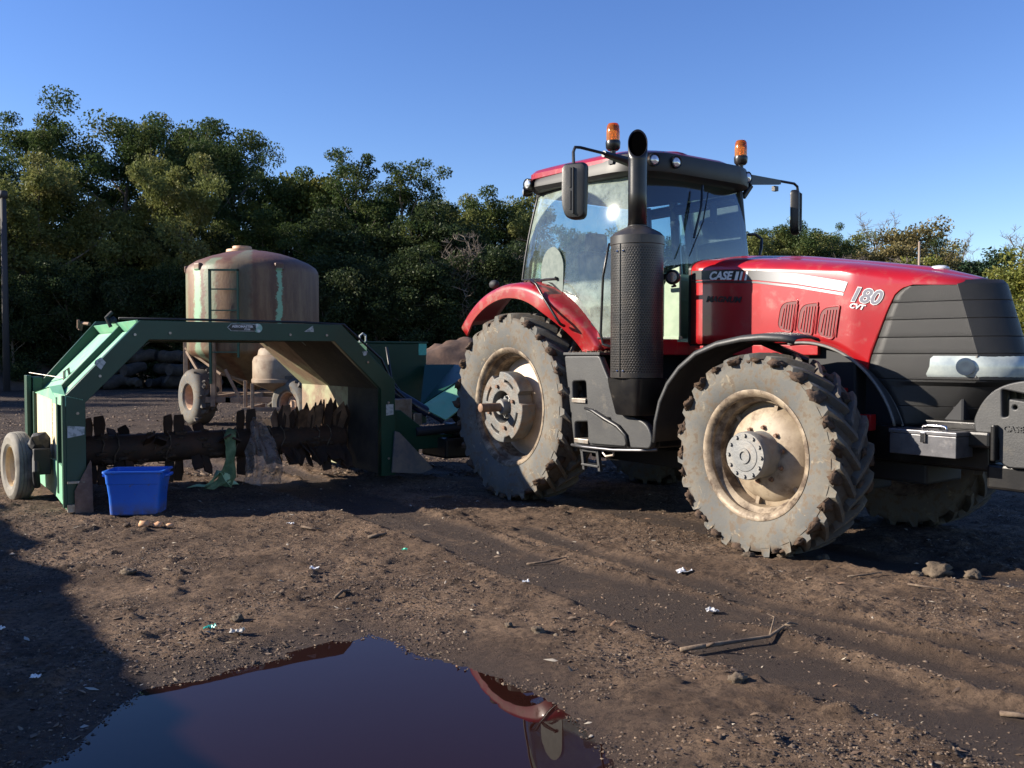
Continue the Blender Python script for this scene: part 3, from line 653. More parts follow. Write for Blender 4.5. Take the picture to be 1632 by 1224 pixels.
for zz, uu in ((1.075, 1.02), (.70, 1.06)): obj('step_tread', MB().bb((uu, -1.15, zz), (uu + .20, -.99, zz + .022)).bb((uu, -1.155, zz - .02), (uu + .20, -1.147, zz + .02)), M['steel'], tk, bevel=.004)
obj('deck_plate', MB().bb((.875, -1.14, 1.50), (1.40, -.75, 1.525)), M['greyplastic'], tr, bevel=.004)
m_ = MB(); 
for i in range(60): rr_ = random.Random(i); m_.blob((rr_.uniform(.9, 1.38), rr_.uniform(-1.12, -.8), 1.527), rr_.uniform(.008, .02), i, 1)
obj('caked_mud', m_, M['mud'], tr)['kind'] = 'stuff'
obj('step_rail', MB().tube([(1.02, -1.15, .655), (1.2, -1.16, .65), (1.6, -1.15, .655), (1.9, -1.10, .675), (2.05, -1.05, .69)], .014, 10), M['diamond'], tr, smooth='all')
ls = MB()
for (a, b) in (((1.10, .635), (1.14, .43)), ((1.32, .64), (1.36, .435))): ls.prism([(a[0], a[1]), (a[0] + .035, a[1]), (b[0] + .03, b[1]), (b[0], b[1])], -1.12, -1.085)
ls.bb((1.13, -1.13, .47), (1.37, -1.03, .49)); ls.bb((1.10, -1.12, .60), (1.35, -1.085, .635))
obj('ladder_step', ls, M['greyplastic'], tr, bevel=.004)
obj('latch', MB().tube([(1.40, -1.1, .62), (1.45, -1.1, .58), (1.55, -1.1, .60), (1.55, -1.1, .63)], .012, 8), M['steel'], tr)
# rear fenders
def rear_fender(s):
    secs = []
    for i in range(33):
        a = R(137 - i * (137 - 26) / 32); f = i / 32
        Ro = 1.235 + .085 * max(0, f - .3) ** 1.5
        yo = -1.17 + (.24 * sstep(.66, 1.0, f)); yi = -.66; lip = .115 + .15 * max(0, f - .35) ** 1.3
        if f < .1: lip += .04 * (.1 - f) * 10
        c = lambda r, y: (r * math.cos(a), y * (s), .975 + r * math.sin(a))
        q = [c(Ro + .10, yi), c(Ro + .09, yi - .06), c(Ro + .05, -.9 if yo < -.92 else yo + .06), c(Ro + .02, yo + .05), c(Ro + .005, yo + .02), c(Ro - .015, yo + .005), c(Ro - .04, yo), c(Ro - lip, yo + .004), c(Ro - lip - .004, yo + .02)]
        secs.append(q)
    o = obj('rear_fender', MB().loft(secs), M['red_fender'], tr, smooth=50, solid=.012)
    return o
f1 = rear_fender(1); rear_fender(-1)
mm = MB()
for i in range(70):
    q = random.Random(i + 90); a = R(q.uniform(60, 108)); r = 1.26 + .012; mm.blob((r * math.cos(a), q.uniform(-.98, -.75), .975 + r * math.sin(a) + .02), q.uniform(.008, .028), i, 1, .6, 1, (1.2, 1.2, .6))
obj('leaf_litter', mm, M['mud'], f1)['kind'] = 'stuff'
obj('grab_handle', MB().tube([(.35, -1.05, 2.20), (.36, -1.14, 2.235), (.40, -1.17, 2.245), (.50, -1.18, 2.20), (.62, -1.18, 2.06), (.80, -1.17, 1.86), (.84, -1.15, 1.80), (.82, -1.08, 1.78)], .014, 8), M['blackmet'], f1, smooth='all')
obj('fender_lamp', MB().blob((-.50, -1.0, 2.27), .06, 2, 2, .05, 1, (1.2, .8, .8)), M['darkint'], f1, smooth='all')
# front fenders
for s in (1, -1):
    pts = [(2.135, .77), (2.15, .95), (2.20, 1.12), (2.29, 1.275), (2.42, 1.41), (2.60, 1.53), (2.82, 1.605), (3.07, 1.645), (3.25, 1.655), (3.40, 1.645), (3.50, 1.62)]
    S_l = []
    for i, (u, z) in enumerate(pts):
        nx_, nz_ = (3.17 - u), (.75 - z); L_ = math.hypot(nx_, nz_); nx_ /= L_; nz_ /= L_; w2 = .46 if u < 3.2 else .46 - (u - 3.2) * .55
        yc = -1.20 if u < 3.2 else -1.20 + (u - 3.2) * .28
        S_l.append([(u + nx_ * d, s * (yc + y), z + nz_ * d) for y, d in ((.0, .045), (-.002, .02), (.012, .004), (.03, .0), (.5 * w2, -.012), (w2 - .03, .0), (w2, .02))])
    ff = obj('front_fender', MB().loft(S_l), M['black'] if s < 0 else M['greyplastic'], tr, smooth=50, solid=.012)
    obj('fender_bracket', MB().tube([(3.0, s * -.95, 1.63), (3.12, s * -.85, 1.56), (3.28, s * -.70, 1.47), (3.2, s * -.62, 1.2), (3.17, s * -.6, .8)], .03, 8).bb((2.9, s * -1.1, 1.60), (3.25, s * -.85, 1.62)), M['blackmet'], ff)
# cab
YB, YT = .80, .71
def cy(z): return -(YB + (YT - YB) * (z - 1.6) / 1.6)
cabf = MB()
def bar(pts, r=.03, n=8): cabf.tube(pts, r, n)
for s in (1, -1):
    bar([(1.46, s * cy(1.56), 1.56), (1.49, s * cy(2.4), 2.4), (1.43, s * cy(3.2), 3.2)], .030)
    bar([(-.20, s * cy(2.2), 2.2), (-.16, s * cy(2.7), 2.7), (-.07, s * cy(3.2), 3.2)], .026)
    bar([(1.40, s * cy(3.175), 3.19), (.6, s * cy(3.2), 3.215), (-.07, s * cy(3.2), 3.205)], .026)
bar([(-.20, -.8, 2.2), (-.20, .8, 2.2)]); bar([(-.07, -.73, 3.2), (-.07, .73, 3.2)])
bar([(.50, .86, 1.6), (.50, .80, 2.4), (.50, .72, 3.2)], .05); bar([(1.40, .74, 3.10), (-.07, .74, 3.10)], .06); bar([(.25, .66, 2.0), (.20, .62, 3.15)], .035)
fr = obj('cab_frame', cabf, M['blackmet'], tr, smooth=40)
def curved(P0, P1, P2, P3, nx=12, ny=10, bul=.05, dirv=(0, -1, 0)):
    S2 = []
    for j in range(ny + 1):
        v = j / ny; row_ = []
        for i in range(nx + 1):
            u = i / nx; p = (Vector(P0) * (1 - u) + Vector(P1) * u) * (1 - v) + (Vector(P3) * (1 - u) + Vector(P2) * u) * v
            b = bul * (1 - (2 * u - 1) ** 2) * .5 + bul * (1 - (2 * v - 1) ** 2) * .5
            row_.append(tuple(p + Vector(dirv) * b))
        S2.append(row_)
    return MB().loft(S2)
for s in (1, -1):
    # side glass follows the fender at its lower rear edge
    S2 = []
    for j in range(15):
        v = j / 14; row_ = []
        for i in range(19):
            u = -.17 + i / 18 * 1.60
            zb = float(np.interp(u, [-.2, .2, .45, .65, .80, .92, 1.0, 1.45], [2.30, 2.28, 2.22, 2.08, 1.90, 1.70, 1.66, 1.66])); z = zb + (3.185 - zb) * v
            uu = u + (.10 * v if i < 2 else 0)
            b = .085 * (1 - ((u - .62) / .82) ** 2) + .085 * (1 - ((z - 2.3) / .9) ** 2)
            row_.append((uu, s * (cy(z) - max(b, 0) * 1.0), z))
        S2.append(row_)
    sg = obj('side_window', MB().loft(S2), M['dustglass'] if s > 0 else M['glass'], tr, smooth='all')
    if s > 0:
        edge = [Vector(r[0]) for r in S2] + [Vector(p) for p in S2[-1][1:]] + [Vector(r[-1]) for r in S2[::-1][1:]] + [Vector(p) for p in S2[0][::-1][1:]]
        obj('window_seal', MB().tube([tuple(p + Vector((0, -.004, 0))) for p in edge], .013, 6), M['black'], sg)
        # wiper motor plate and arm
        pl = rounded([(.36, 2.12), (.55, 2.06), (.62, 2.10), (.63, 2.45), (.50, 2.60), (.34, 2.56), (.26, 2.40), (.28, 2.22)], .09)
        obj('wiper_plate', MB().prism(pl, -.935, -.942), mat('pale_green_plastic', (.11, .14, .125), .6, 0, (.07, .10, .09), 25), sg)
        obj('wiper', MB().tube([(.02, -.92, 2.245), (.35, -.96, 2.27), (.52, -.96, 2.265)], .008, 6).blob((.53, -.96, 2.265), .022, 1, 1), M['blackmet'], sg)
        obj('door_trim_loop', MB().tube([(.72, -.95, 2.03), (.86, -.935, 1.93), (1.02, -.91, 1.80), (1.08, -.895, 1.74), (1.05, -.89, 1.69), (.98, -.89, 1.70)], .010, 6), M['black'], sg)
obj('cab_sill', MB().bb((.93, -.82, 1.50), (1.85, -.60, 1.645)), M['red'], tr, bevel=.01)
obj('cab_sill', MB().bb((.93, .60, 1.50), (1.6, .80, 1.645)), M['red'], tr, bevel=.01)
wsm = curved((1.47, cy(1.7), 1.66), (1.47, -cy(1.7), 1.66), (1.42, -cy(3.15), 3.17), (1.42, cy(3.15), 3.17), 14, 10, .16, (1, 0, 0))
ws = obj('windscreen', wsm, M['glass'], tr, smooth='all')
obj('wiper', MB().tube([(1.60, -.02, 3.12), (1.66, -.10, 2.9), (1.68, -.22, 2.60)], .012, 6).tube([(1.655, .0, 3.05), (1.70, -.12, 2.75), (1.70, -.30, 2.42)], .007, 6), M['blackmet'], ws)
obj('rear_window', curved((-.20, .78, 2.25), (-.20, -.78, 2.25), (-.09, -.72, 3.17), (-.09, .72, 3.17), 8, 6, .05, (-1, 0, 0)), M['glass'], tr, smooth='all')
# interior
si = MB(); si.box((.32, 0, 1.98), (.48, .52, .14)); si.box((.08, 0, 2.32), (.13, .50, .62), Matrix.Rotation(-.12, 3, 'Y')); si.box((.03, 0, 2.74), (.10, .28, .2)); si.bb((.2, -.2, 1.55), (.45, .2, 1.9))
obj('seat', si, M['greyseat'], tr, bevel=.04)
ci = MB(); ci.bb((-.1, -.76, 1.50), (1.42, .76, 1.56)); ci.bb((.25, -.70, 1.56), (.85, -.40, 2.12)); ci.bb((-.15, .45, 1.56), (.7, .72, 2.15)); obj('cab_floor', ci, M['darkint'], tr, bevel=.02)
obj('dashboard', MB().loft([[(u, y, z) for u, z in ((1.10, 1.56), (1.12, 2.18), (1.30, 2.30), (1.44, 2.22), (1.47, 1.66))] for y in (-.32, -.22, .22, .32)]).prism([(1.15, 1.56), (1.2, 2.1), (1.42, 2.15), (1.46, 1.66)], -.66, -.36), M['interior'], tr, smooth=30)
stw = MB(); Nn = 28
stw.tube([(.19 * math.cos(2 * PI * k / Nn), .19 * math.sin(2 * PI * k / Nn), 0) for k in range(Nn + 1)], .014, 8); stw.tube([(0, 0, 0), (.05, 0, -.3)], .03)
for k in range(3): stw.tube([(0, 0, 0), (.19 * math.cos(k * 2.09), .19 * math.sin(k * 2.09), 0)], .012, 6)
stw.tf(Matrix.Translation((1.0, 0, 2.36)) @ Matrix.Rotation(R(-35), 4, 'Y')); obj('steering_wheel', stw, M['darkint'], tr, smooth='all')
obj('side_console', MB().prism([(1.62, 1.66), (1.84, 1.66), (1.84, 2.30), (1.74, 2.28), (1.62, 2.10)], -.555, -.575).prism([(1.60, 1.64), (1.86, 1.64), (1.86, 1.67), (1.60, 1.67)], -.55, -.60), mat('pale_green_console', (.24, .32, .22), .5, 0, (.18, .25, .17), 6), tr, bevel=.004)
obj('monitor', MB().box((1.15, -.5, 2.5), (.05, .2, .15), Matrix.Rotation(.5, 3, 'Z')).tube([(1.15, -.5, 2.45), (1.1, -.5, 2.1)], .015).blob((1.32, -.1, 2.78), .05, 1, 2, .1), M['darkint'], tr, bevel=.01)
obj('inside_mirror', MB().box((1.32, .45, 2.95), (.03, .09, .22)), M['darkint'], tr, bevel=.02)
# roof
def plan(hw, u0, u1, rf=.40, rr=.25, bow=.10):
    P = rounded([(u0, -hw), (u1, -hw), (u1, hw), (u0, hw)], [rr, rf, rf, rr], 8)
    return [(p[0] + bow * (1 - (p[1] / hw) ** 2) * max(0, min(1, (p[0] - u0) / (u1 - u0) * 2 - 1)), p[1]) for p in P]
def ring(hw, u0, u1, zr, zf, **k): return [(p[0], p[1], zr + (zf - zr) * (p[0] - u0) / (u1 - u0)) for p in plan(hw, u0, u1, **k)]
roof = obj('roof', MB().loft([ring(.845, -.12, 1.46, 3.33, 3.30), ring(.86, -.16, 1.50, 3.345, 3.31), ring(.86, -.16, 1.50, 3.40, 3.335), ring(.83, -.13, 1.48, 3.435, 3.37), ring(.72, .0, 1.42, 3.47, 3.42), ring(.4, .3, 1.2, 3.485, 3.46)], closed=True, caps=True), M['red'], tr, smooth=35)
obj('roof_ridge', MB().blob((1.32, -.18, 3.40), .2, 3, 2, .05, 1, (1, 1.0, .33)).blob((1.30, .25, 3.40), .2, 3, 2, .05, 1, (1, .9, .28)), M['red'], roof, smooth='all')
vis = obj('roof_visor', MB().loft([ring(.78, -.08, 1.42, 3.20, 3.16), ring(.85, -.13, 1.50, 3.215, 3.165), ring(.875, -.14, 1.56, 3.26, 3.19), ring(.872, -.14, 1.58, 3.30, 3.26), ring(.85, -.11, 1.56, 3.325, 3.36), ring(.75, -.05, 1.45, 3.33, 3.385)], closed=True, caps=True), mat('matt_black_visor', (.0045, .0045, .005), .5, 0, (.009, .009, .009), 5, dirt=(.04, .034, .026), dsc=4, da=.62, db=.9), tr, smooth=35)
def lamp(u, y, z, ax, r=.052, name='roof_lamp'):
    b = MB().lathe([(0, .0), (r * .8, .012), (r * .88, .004), (r * 1.1, .012), (r * 1.15, -.03), (r * .9, -.09)], axis='x', n=24)
    b.tf(Matrix.Translation((u, y, z)) @ Matrix.Rotation(ax, 4, 'Z')); o = obj(name, b, M['blackmet'], tr, smooth=True)
    l = MB().lathe([(0, .012), (r * .6, .008), (r * .86, .0)], axis='x', n=24); l.tf(Matrix.Translation((u, y, z)) @ Matrix.Rotation(ax, 4, 'Z') @ Matrix.Translation((.008, 0, 0))); obj('lens', l, M['lamp'], o, smooth='all')
lamp(1.60, -.66, 3.285, R(-15)); lamp(1.66, -.44, 3.28, R(-8)); lamp(1.60, .50, 3.30, R(-10)); lamp(1.58, .66, 3.28, R(5))
lamp(-.02, -.90, 3.29, R(-80)); lamp(-.22, -.80, 3.25, R(-120), .045); lamp(-.2, .80, 3.25, R(150), .045)
# beacons
def beacon(u, y, z):
    b = obj('beacon', MB().tube([(u, y, z - .10), (u, y, z - .01)], [.022, .028], 12).lathe([(0, -.01), (.05, -.01), (.066, .01), (.07, .06), (.066, .075), (0, .075)], (u, y, z), n=28).bb((u - .03, y - .03, z - .14), (u + .03, y + .03, z - .10)), M['blackmet'], tr, smooth=True)
    obj('amber_lens', MB().lathe([(.062, .072), (.063, .15), (.058, .215), (.045, .235), (0, .24)], (u, y, z), n=28), M['amber'], b, smooth=True)
    obj('reflector', MB().box((u, y, z + .13), (.05, .012, .07), Matrix.Rotation(.6, 3, 'Z')).tube([(u, y, z + .07), (u, y, z + .12)], .012), mat('beacon_mirror', (.9, .55, .15), .2, .8), b)
beacon(1.25, -.85, 3.42); beacon(1.37, .80, 3.47)
# mirrors
def mirror(cx, cyy, cz, yaw, s, armp, wdt=.115, hgt=.245):
    P = rounded([(-wdt, -hgt * .55), (-wdt * .55, -hgt), (wdt * .9, -hgt), (wdt, hgt * .4), (wdt, hgt), (-wdt * .95, hgt)], [.12, .08, .06, .1, .05, .05], 5)
    m = MB().loft([[(p[0] * f, d, p[1] * f) for p in P] for f, d in ((.78, -.05), (.93, -.042), (1, -.015), (1, .03), (.96, .04))], closed=True, caps=True)
    m.tf(Matrix.Translation((cx, cyy, cz)) @ Matrix.Rotation(yaw, 4, 'Z')); o = obj('mirror', m, M['black'], tr, smooth=40)
    q = MB().prism([(p[0] * .88, p[1] * .88) for p in P], .041, .046); q.tf(Matrix.Translation((cx, cyy, cz)) @ Matrix.Rotation(yaw, 4, 'Z')); obj('mirror_glass', q, mat('mirror_glass', (.7, .72, .75), .03, 1), o)
    rb = MB().bb((-.03, -.06, .03), (-.015, -.045, .20)).bb((-.03, -.06, -.16), (-.015, -.045, -.0)).bb((.0, -.065, -.2), (.012, -.045, .2)); rb.tf(Matrix.Translation((cx, cyy, cz)) @ Matrix.Rotation(yaw, 4, 'Z')); obj('ribs', rb, M['black'], o)
    obj('mirror_arm', armp, M['blackmet'], o, smooth=40)
arm = MB().tube([(1.45, -.84, 3.27), (1.46, -1.15, 3.30)], [.045, .03], 8).tube([(1.46, -1.15, 3.305), (1.46, -1.42, 3.32), (1.46, -1.48, 3.315), (1.46, -1.50, 3.27), (1.47, -1.50, 2.98)], .014, 8)
mirror(1.48, -1.50, 2.925, R(28), 1, arm)
arm = MB().loft([[(1.46, .80, 3.24), (1.46, .80, 3.34), (1.50, .80, 3.34), (1.50, .80, 3.24)], [(1.48, 1.27, 3.29), (1.48, 1.27, 3.335), (1.51, 1.27, 3.335), (1.51, 1.27, 3.29)]], closed=True, caps=True).tube([(1.5, 1.27, 3.325), (1.50, 1.50, 3.325), (1.50, 1.555, 3.30), (1.50, 1.57, 3.24), (1.50, 1.57, 2.95)], .014, 8).box((1.49, 1.20, 3.24), (.04, .06, .05)).tube([(1.42, .78, 3.12), (1.45, .86, 3.24)], .03)
mirror(1.50, 1.53, 3.02, R(118), -1, arm, .10, .235)
obj('grab_rail', MB().tube([(1.38, -.84, 2.56), (1.345, -.98, 2.52), (1.275, -.99, 2.23), (1.245, -.99, 1.70), (1.27, -.985, 1.60), (1.41, -.97, 1.57), (1.46, -.85, 1.57)], .013, 8), M['blackmet'], tr, smooth='all')
obj('grab_rail', MB().tube([(1.50, .86, 2.25), (1.52, .95, 2.60), (1.49, .99, 2.70), (1.44, .95, 2.75), (1.44, .85, 2.74)], .016, 8), M['blackmet'], tr, smooth='all')
# front weights, hitch, toolbox
wt = MB()
Pw = rounded([(4.43, 1.06), (4.49, 1.20), (4.60, 1.30), (4.78, 1.345), (5.1, 1.33), (5.1, .78), (4.66, .76), (4.60, .80), (4.60, .95), (4.45, .97)], [.04, .1, .1, .1, .05, .06, .03, .02, .02, .02], 5)
fw = None
for i in range(8):
    y = -.40 + i * .105
    hls = [rounded([(4.615, 1.275), (4.78, 1.245), (4.78, 1.20), (4.66, 1.215), (4.66, 1.10), (4.62, 1.09)], .015), [(4.70 + .014 * math.cos(t * PI / 4), 1.16 + .014 * math.sin(t * PI / 4)) for t in range(8)]]
    o = obj('front_weight', place(plate_mesh(Pw, hls, .095, .01), XZ(y)), M['greyplastic'], tr, smooth=35)
    if i == 0: fw = o
me = text_mesh('CASE', .055, .003, 0, .001); me.transform(Matrix.Translation((4.63, -.452, 1.0)) @ Matrix.Rotation(R(90), 4, 'X')); obj('lettering', me, M['greyplastic'], fw)
obj('front_bracket', MB().bb((3.6, -.36, .72), (4.5, -.26, .98)).bb((4.05, -.38, .98), (4.44, .38, 1.04)).bb((4.57, -.50, .80), (4.60, .43, 1.04)).bb((3.5, -.3, .70), (4.5, .3, .78)), M['blackmet'], tr, bevel=.01)
obj('weight_bracket', MB().bb((4.50, -.40, .60), (4.80, .40, .77)).bb((4.20, -.50, .88), (4.57, -.42, .99)), M['blackmet'], tr, bevel=.02)
tb = obj('toolbox', MB().bb((3.955, -.66, .812), (4.43, -.44, .955)), M['diamond'], tr, bevel=.004)
obj('lid', MB().bb((3.95, -.668, .957), (4.436, -.435, .985)), M['diamond'], tb, bevel=.005)
obj('latch', MB().bb((4.19, -.68, .905), (4.225, -.668, .975)), M['chrome'], tb, bevel=.004)
obj('handle', MB().tube([(4.13, -.55, .985), (4.14, -.55, 1.01), (4.18, -.55, 1.015), (4.26, -.55, 1.015), (4.30, -.55, 1.01), (4.31, -.55, .985)], .009, 8), M['chrome'], tb, smooth='all')
# ------------------------------------------------------------------ windrow turner (local: x = towards tractor nose, y = away to the right)
T0 = (-4.19, 8.30)
ca, sa = math.cos(ANG), math.sin(ANG)
def TW(u, v, z=0): return (T0[0] + ca * u - sa * v, T0[1] + sa * u + ca * v, z)
tu = thing('windrow_turner', 'green steel compost windrow turner with a wide arch over a bladed drum', 'compost turner', (T0[0], T0[1], 0), ANG)
AO = [(.0, .05), (.0, 1.12), (.67, 1.84), (2.80, 1.84), (3.47, 1.20), (3.47, .10)]
AI = [(.17, .05), (.17, 1.05), (.755, 1.655), (2.715, 1.655), (3.29, 1.11), (3.29, .10)]
def YZ(x): return Matrix(((0, 0, 1, x), (1, 0, 0, 0), (0, 1, 0, 0), (0, 0, 0, 1)))
def arch_plate(name, u, th, m, A=AO, B=AI, parent=tu):
    return obj(name, place(plate_mesh(A + B[::-1], [], th, .003), YZ(u)), m, parent)
arch_plate('arch_beam', -.045, .09, M['green'])
A2 = [(a * 1.0 + .0, b) for a, b in AO]
arch_plate('arch_rib', -.95, .05, M['green'], [(.02, .3), (.02, 1.10), (.68, 1.82), (2.79, 1.82), (3.45, 1.18), (3.45, .3)], [(.14, .3), (.14, 1.05), (.74, 1.66), (2.72, 1.66), (3.33, 1.12), (3.33, .3)])
arch_plate('arch_rib', -2.25, .05, M['green'], [(.02, .10), (.02, 1.12), (.68, 1.90), (2.79, 1.90), (3.45, 1.18), (3.45, .3)], [(.14, .10), (.14, 1.05), (.74, 1.66), (2.72, 1.66), (3.33, 1.12), (3.33, .3)])
def skin(pts, u0, u1, m, name, th=.012, off=0):
    return obj(name, MB().loft([[(u, p[0], p[1]) for p in pts] for u in (u0, u1)]), m, tu, solid=th)
skin([(.07, 1.07), (.70, 1.74)], -.09, -2.30, M['green_sunlit'], 'tunnel_slope_sheet')
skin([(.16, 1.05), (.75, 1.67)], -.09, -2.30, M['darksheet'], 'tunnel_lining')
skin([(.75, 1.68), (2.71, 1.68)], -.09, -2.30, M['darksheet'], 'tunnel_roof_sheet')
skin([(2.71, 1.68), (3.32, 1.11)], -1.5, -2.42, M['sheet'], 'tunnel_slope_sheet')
skin([(3.32, 1.11), (3.32, .12)], -.95, -2.42, M['sheet'], 'tunnel_side_sheet')
skin([(2.71, 1.68), (3.32, 1.11)], -.09, -1.5, M['darksheet'], 'tunnel_slope_sheet')  # front part of slope and side sheets darkened in colour as tunnel shade
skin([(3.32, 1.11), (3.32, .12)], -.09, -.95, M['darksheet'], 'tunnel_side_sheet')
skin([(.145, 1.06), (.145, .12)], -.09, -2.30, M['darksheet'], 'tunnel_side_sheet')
obj('top_sheet', MB().prism([(-.09, .70), (-.09, 2.78), (-2.3, 2.78), (-2.3, .70)], 1.825, 1.835, 'z'), M['green'], tu)
obj('beam_cap', MB().loft([[(u, .655, 1.845), (u, .75, 1.70)] for u in (-.05, -2.28)]), M['green_sunlit'], tu, solid=.008)
# end plates with sunlight painted in as paler green
obj('shoulder_plate', MB().loft([[(u, -.003, 1.12), (u, .15, 1.075)] for u in (-.0, -.75)]).loft([[(u, .0, 1.125), (u, -.002, 1.02)] for u in (-.0, -.75)]), M['green_sunlit'], tu, solid=.01)
# left outer side: posts, cream panel, lower blade
sp_ = MB(); sp_.bb((-.06, -.03, .06), (.0, .0, 1.12)).bb((-.14, -.02, .12), (-.09, .06, 1.06)).bb((-.2, -.01, .12), (-.16, .06, 1.0))
obj('corner_post', sp_, M['green'], tu, bevel=.004)
obj('corner_post', MB().bb((-2.42, -.06, .30), (-2.22, -.01, 1.27)).bb((-2.60, -.04, .34), (-2.52, .0, 1.12)).bb((-2.5, .0, .3), (-2.2, .1, 1.25)), M['green'], tu, bevel=.006)
obj('side_panel', MB().bb((-2.05, .02, .42), (-.55, .05, 1.07)), M['panelcream'], tu, bevel=.004)
obj('panel_cap', MB().loft([[(-.5, -.01, 1.06), (-.9, -.01, 1.18), (-2.1, -.01, 1.08)], [(-.5, .08, 1.07), (-.9, .10, 1.20), (-2.1, .08, 1.09)]]).prism([(-.5, 1.04), (-.9, 1.18), (-2.1, 1.08)], .0, .012), M['green_sunlit'], tu)
obj('side_frame', MB().bb((-.52, -.01, .14), (-.44, .05, 1.09)), M['green'], tu, bevel=.004)
obj('side_frame', MB().bb((-2.15, -.01, .30), (-2.07, .05, 1.09)), M['green'], tu, bevel=.004)
obj('side_skid', MB().prism([(-.03, .04), (-.03, .30), (-.20, .42), (-.5, .45), (-2.25, .40), (-2.25, .13), (-1.9, .10), (-.6, .09)], -.002, .018), M['green_sunlit'], tu)
obj('hub_mechanism', MB().bb((-1.25, -.18, .30), (-.75, -.03, .56)).blob((-.92, -.12, .60), .11, 3, 2, .5).tube([(-1.2, -.14, .38), (-1.2, -.30, .38)], .05, 12).bb((-1.6, -.10, .42), (-1.2, -.02, .62)).tube([(-.85, -.15, .52), (-.7, -.17, .34), (-.8, -.15, .18)], .035), M['darkint'], tu, bevel=.01)
obj('foot_blade', MB().prism([(.02, .0), (.02, .22), (.16, .50), (.17, .48), (.18, -.02), (.10, -.02)], .02, .035, 'x').tf(Matrix.Translation((0, .04, 0))), M['rusty'], tu)
obj('foot_bracket', MB().bb((-.01, .0, .29), (.035, .15, .31)).bb((-.02, .0, .02), (.03, .09, .09)), M['steel'], tu)
obj('foot_blade', MB().prism([(3.40, .14), (3.44, .62), (3.50, .60), (3.95, .15), (3.80, .10)], .03, .05, 'x'), mat('grey_scraper_plate', (.12, .12, .13), .6, .3, (.2, .17, .15), 9), tu)
obj('hitch_pin', MB().tube([(-1.0, .60, 1.80), (-1.02, .56, 1.90), (-1.02, .62, 1.96)], .02).blob((-1.02, .63, 1.87), .045, 2, 1, .7), M['darkint'], tu)
obj('hose_reel', MB().tube([(-2.3, .62, 1.87), (-2.42, .56, 1.88), (-2.44, .54, 1.80)], .022).tube([(-2.43, .52, 1.82), (-2.42, .52, 1.92)], .016), M['rusty'], tu)
obj('handle', MB().tube([(-1.5, .22, 1.20), (-1.5, .22, 1.32), (-1.5, .26, 1.36), (-1.5, .28, 1.24)], .015).tube([(-2.3, -.02, 1.30), (-1.55, .22, 1.25)], .006), M['steel'], tu)
# drum with flails
dr = obj('drum', MB().lathe([(0, .20), (.155, .20), (.16, .22), (.16, 3.26), (.155, 3.28), (0, 3.28)], (-1.05, 0, .48), axis='y', n=32), M['drum'], tu, smooth=True)
rf = random.Random(4)
def flail(v, a, L=.24, wd=.10, skew=0, m='drum', tip=False):
    b = MB(); P = [(-wd * .38, .12), (wd * .38, .12), (wd * .55, .16 + L * .55), (wd * .35, .15 + L), (-wd * .5, .15 + L * .93), (-wd * .55, .16 + L * .5)]
    if tip: P = [(-wd * .4, .12), (wd * .4, .12), (wd * .6, .14 + L * .55), (wd * .25, .15 + L * .8), (wd * .05, .15 + L), (-wd * .35, .15 + L * .7), (-wd * .6, .16 + L * .45)]
    b.prism(P, -.009, .009, 'y'); b.v = [(p[1], p[0], p[2]) for p in b.v]   # wide along y, thin along x
    b.tf(Matrix.Translation((-1.05, v, .48)) @ Matrix.Rotation(a, 4, 'Y') @ Matrix.Rotation(skew, 4, 'Z'))
    return obj('flail', b, M[m], dr)
ang0 = [0, PI, PI * .5, -PI * .5]
for i, v in enumerate(np.arange(.42, 2.5, .27)):
    base = (i * 1.15)
    for kk in (0, 1):
        a = {0: 0.0, 1: 2.2, 2: -2.0}[i % 3] + rf.uniform(-.15, .15) + kk * PI * (1 if i % 2 else .96)
        flail(v + kk * .02 - .05, a, rf.uniform(.2, .27), .11, .45); flail(v + kk * .02 + .06, a + .12, rf.uniform(.2, .27), .11, -.45)
for i in range(52):
    v = 2.45 + i * .0155; a = i * 2.1 + rf.uniform(-.3, .3); flail(v, a, rf.uniform(.2, .28) + .1 * (i / 52), rf.uniform(.09, .16), rf.uniform(-1.1, 1.1), 'flail' if i % 6 == 0 else 'drum', rf.random() < .7)
cm_ = MB()
for i in range(150):
    a = rf.uniform(0, 6.28); v = rf.uniform(.3, 3.2); cm_.blob((-1.05 + .16 * math.cos(a), v, .48 + .16 * math.sin(a)), rf.uniform(.012, .05), i, 1, .8, 1.5, (.8, 1.4, .6))
obj('caked_compost', cm_, M['mud'], dr)['kind'] = 'stuff'
for i in range(5):
    v = .5 + i * .6 + rf.uniform(-.1, .1); P = [(-1.05 + .185 * math.cos(t * .5), v + t * .012 + .02 * math.sin(t * 2), .48 + .185 * math.sin(t * .5)) for t in range(20)]
    P += [(P[-1][0] + .03, v + .25, .30), (P[-1][0] + .04, v + .26, .12 + .1 * rf.random())]; obj('wrapped_twine', MB().tube(P, .007, 5), M['wood'], dr)
for (v, z) in ((.10, .95), (.10, .25), (.30, 1.30), (.62, 1.70), (.95, 1.72), (2.2, 1.72), (2.62, 1.72), (3.12, 1.42), (3.38, .95), (3.38, .30)):
    obj('bolt', MB().cyl((.0, v, z), (.016, v, z), .014, 6), M['steel'], tu)
obj('hydraulic_hose', MB().tube([(-.12, .5, 1.86), (-.12, 1.4, 1.865), (-.14, 2.4, 1.862), (-.16, 2.9, 1.85), (-.2, 3.4, 1.45), (-.25, 3.6, 1.1), (-.2, 3.75, .95), (-.15, 3.95, .8)], .014, 6), M['black'], tu, smooth='all')
obj('hydraulic_hose', MB().tube([(-.5, 3.62, 1.60), (-.45, 3.66, 1.2), (-.25, 3.8, .90), (-.1, 4.1, .72), (.0, 4.5, .78), (.1, 5.0, .95)], .016, 6), M['black'], tu, smooth='all')
